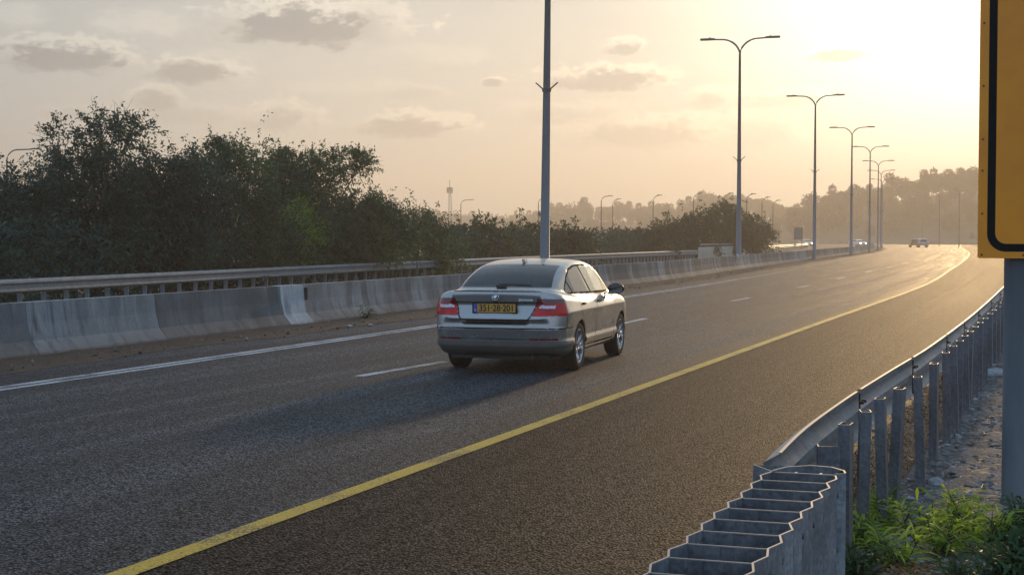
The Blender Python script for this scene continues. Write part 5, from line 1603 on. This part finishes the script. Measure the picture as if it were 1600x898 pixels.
# =================================================================== WEEDS IN THE FOREGROUND
def weed(x, y, seed, label, n_stem=9, H=.30, spread=.34, leaf=(.11, .014), mat='weed_leaf', group=None):
    r = random.Random(seed); rg = np.random.default_rng(seed)
    T = thing('weed', label, 'weed', (x, y, verge_z(x, y)), 0, group)
    mb = MB(); V = []; F = []
    def leafblade(p, d, L, Wd):
        s = d.cross(Vector((0, 0, 1)))
        if s.length < .1: s = Vector((1, 0, 0))
        s.normalize(); s = (s + Vector((r.uniform(-.3, .3), r.uniform(-.3, .3), r.uniform(-.5, .5)))).normalized()
        o = len(V); pts = []
        for k, (u, w_) in enumerate(((0, .15), (.22, .8), (.5, 1.0), (.78, .62), (1.0, .03))):
            c = p + d * L * u + Vector((0, 0, -.45 * L * u * u))
            fold = Vector((0, 0, .25 * Wd * w_))
            V.extend([c - s * Wd * w_ + fold, c, c + s * Wd * w_ + fold])
        for k in range(4):
            a = o + 3 * k
            F.extend([(a, a + 1, a + 4, a + 3), (a + 1, a + 2, a + 5, a + 4)])
    for i in range(n_stem):
        an = r.uniform(0, 6.28); tilt = r.uniform(.15, 1.05)
        d = Vector((math.cos(an) * math.sin(tilt), math.sin(an) * math.sin(tilt), math.cos(tilt)))
        L = H * r.uniform(.65, 1.25) * (1 + .5 * math.sin(tilt)); pts = []
        p = Vector((r.uniform(-.05, .05), r.uniform(-.05, .05), 0)); c = Vector((r.uniform(-.3, .3), r.uniform(-.3, .3), 0))
        for k in range(8):
            pts.append(p.copy()); p = p + (d + c * (k / 7) * .6 + Vector((0, 0, .25 * k / 7))).normalized() * L / 7
        mb.tube(pts, [.0055 - .0005 * k for k in range(8)], 5)
        for k in range(1, 8):
            for j in range(1 + (r.random() < .35)):
                a2 = r.uniform(0, 6.28); dd_ = Vector((math.cos(a2), math.sin(a2), r.uniform(.15, 1.1))).normalized()
                leafblade(pts[k], dd_, leaf[0] * r.uniform(.6, 1.3), leaf[1] * r.uniform(.7, 1.25))
        # side shoots
        for j in range(2):
            k = r.randrange(2, 7); q = pts[k]; dd_ = Vector((r.gauss(0, 1), r.gauss(0, 1), r.uniform(.2, 1))).normalized()
            e = q + dd_ * L * .4; mb.tube([q, (q + e) / 2 + Vector((0, 0, .01)), e], [.003, .0025, .0015], 4)
            for u in (.4, .7, 1.0):
                leafblade(q.lerp(e, u), (dd_ + Vector((r.uniform(-.8, .8), r.uniform(-.8, .8), r.uniform(0, .6)))).normalized(), leaf[0] * r.uniform(.5, 1), leaf[1] * r.uniform(.6, 1))
    mb.build('stems', M['stem'], T)
    obj('leaves', mesh('leaves', V, F), T, M[mat])
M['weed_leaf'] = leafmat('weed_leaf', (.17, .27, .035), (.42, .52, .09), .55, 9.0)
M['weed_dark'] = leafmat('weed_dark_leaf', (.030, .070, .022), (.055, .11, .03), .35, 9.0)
M['stem'] = nmat('weed_stem', (.05, .045, .02), (.09, .10, .03), 30, (.7, .8))
M['dry'] = leafmat('dry_grass', (.30, .22, .12), (.42, .33, .20), .3, 6.0)
WD = [(1352, 850, 'leftmost leafy weed pressed against the crash cushion', 10, .26, 'weed_leaf'), (1392, 815, 'leafy weed growing among the feet of the nearest posts', 9, .26, 'weed_leaf'),
      (1400, 880, 'broad leafy weed low in front, left of the reddish litter', 11, .24, 'weed_leaf'), (1448, 825, 'upright leafy weed just before the rounded pale rock', 9, .27, 'weed_leaf'),
      (1470, 860, 'sprawling weed with bare dark branches in the middle of the tuft', 10, .28, 'weed_leaf'), (1512, 828, 'leafy weed left of the sign pole foot with yellowish tips', 11, .28, 'weed_leaf'),
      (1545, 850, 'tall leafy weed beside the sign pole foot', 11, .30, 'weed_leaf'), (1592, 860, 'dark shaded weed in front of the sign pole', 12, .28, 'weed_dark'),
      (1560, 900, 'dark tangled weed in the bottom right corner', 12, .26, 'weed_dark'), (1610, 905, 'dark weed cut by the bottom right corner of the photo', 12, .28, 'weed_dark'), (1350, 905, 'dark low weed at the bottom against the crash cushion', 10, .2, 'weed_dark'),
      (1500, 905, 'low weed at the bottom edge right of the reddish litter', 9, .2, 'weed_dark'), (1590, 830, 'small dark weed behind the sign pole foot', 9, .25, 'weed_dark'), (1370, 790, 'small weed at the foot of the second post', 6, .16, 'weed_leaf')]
for i, (a, b, lab, ns, h, mt) in enumerate(WD):
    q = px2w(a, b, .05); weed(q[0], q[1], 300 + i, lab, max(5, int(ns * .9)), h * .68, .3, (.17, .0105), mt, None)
q = px2w(568, 500, 0); weed(q[0], q[1], 400, 'small weed growing from the dirt at the foot of the barrier', 8, .22, .3, (.12, .014), 'weed_dark')
# dead grass and twigs over the verge
def litter():
    rg = np.random.default_rng(31); r = random.Random(31); n = 5200
    V = []; F = []
    for k in range(n):
        t = 3.0 + 22 * rg.random() ** 1.7; o = .2 + 4.0 * rg.random() ** 1.1
        q = RAIL.off(RAIL.at_y(1.0) + t, o); an = r.uniform(0, 6.28); L = r.uniform(.03, .16); up = r.uniform(0, .35) ** 1.5
        d = Vector((math.cos(an), math.sin(an), up)).normalized(); s = Vector((-math.sin(an), math.cos(an), 0)) * r.uniform(.0012, .003)
        p = Vector((q[0], q[1], .03 + verge_z(q[0], q[1]))); b = len(V)
        V += [p - s, p + s, p + d * L + s * .4, p + d * L - s * .4]; F.append((b, b + 1, b + 2, b + 3))
    tag(obj('dry_grass', mesh('dry_grass', V, F), None, M['dry']), 'dead grass stalks and twigs strewn over the verge', kind='stuff')
    # reddish dead leaves at the bottom of the picture
    V = []; F = []
    for k in range(420):
        c = px2w(1420 + rg.normal(0, 26), 884 + abs(rg.normal(0, 14)), .04)
        an = r.uniform(0, 6.28); L = r.uniform(.02, .06); d = Vector((math.cos(an), math.sin(an), r.uniform(-.1, .5))); s = Vector((-math.sin(an), math.cos(an), r.uniform(-.4, .4))) * L * .22
        p = Vector((c[0], c[1], .045 + verge_z(*c) + r.uniform(0, .02))); b = len(V)
        V += [p, p + d * L * .5 + s, p + d * L, p + d * L * .5 - s]; F.append((b, b + 1, b + 2, b + 3))
    tag(obj('leaf_litter', mesh('leaf_litter', V, F), None, leafmat('reddish_dead_leaf', (.34, .16, .09), (.50, .34, .22), .3, 20)), 'reddish dead leaves heaped at the bottom of the photo', kind='stuff')
litter()
def rail_brush():
    rg = np.random.default_rng(41); n = 1500; S_ = []
    for k in range(n):
        q = RAIL.off(RAIL.at_y(7.2) + 32 * rg.random() ** 1.4, rg.uniform(-.30, .10)); S_.append((q[0], q[1], .01 + .22 * rg.random() ** 1.6))
    V_, F_ = leaves_along(rg, np.array(S_), norm_rows(rg.normal(0, .6, (n, 3)) + np.array([0, 0, .7])), rg.uniform(.05, .2, n), 8, (.05, .0045), .4, .6)
    tag(obj('dry_brush', mesh('dry_brush', V_, F_), None, leafmat('dry_brush', (.075, .042, .028), (.15, .10, .06), .2, 7)), 'reddish brown dry brush tangled under the nearest guardrail', kind='stuff')
rail_brush()
# grit and small debris on the dirt by the barrier
def grit():
    rg = np.random.default_rng(8); V = []; F = []
    base = np.array([(1, 0, 0), (-1, 0, 0), (0, 1, 0), (0, -1, 0), (0, 0, 1), (0, 0, -1)], float)
    ft = np.array([(0, 2, 4), (2, 1, 4), (1, 3, 4), (3, 0, 4), (2, 0, 5), (1, 2, 5), (3, 1, 5), (0, 3, 5)])
    for k in range(2600):
        d = 60 + 90 * rg.random(); o = .05 + abs(rg.normal(0, .5)); q = BAR.off(d, min(o, 1.6)); s = .008 + .03 * rg.random() ** 5
        V.append(base * s * rg.uniform(.6, 1.4, (6, 3)) + np.array([q[0], q[1], .03])); F.append(ft + 6 * k)
    m = pmat('grit_stone', (.3, .25, .2), .9); t = NT(m.node_tree); gi = t.node('ShaderNodeNewGeometry')
    t.put(t.n['Principled BSDF'].inputs['Base Color'], t.mix(t.ramp(gi.outputs['Random Per Island'], .5, 1), c4((.10, .075, .055)), c4((.36, .31, .26))))
    tag(obj('gravel', mesh('grit', np.concatenate(V), np.concatenate(F)), None, m), 'brown grit lying at the foot of the concrete barrier', kind='stuff')
grit()
for i, (a, b, lab) in enumerate(((482, 508, 'crumpled white litter right below the pale joint segment'), (547, 509, 'small white litter left of the weed by the barrier'), (579, 507, 'narrow white litter right of the weed by the barrier'))):
    q = px2w(a, b, .03); rock(q[0], q[1], .055, lab, 50 + i, (1.3, .7, .5), 'litter', 'litter', (.6, .6, .58))

build_haze()
# --- render settings
cy = S.cycles
cy.use_denoising = True
cy.max_bounces = 6
cy.transparent_max_bounces = 8
cy.volume_bounces = 0
cy.use_adaptive_sampling = False
cy.sample_clamp_indirect = 4.0
cy.caustics_reflective = False
cy.caustics_refractive = False
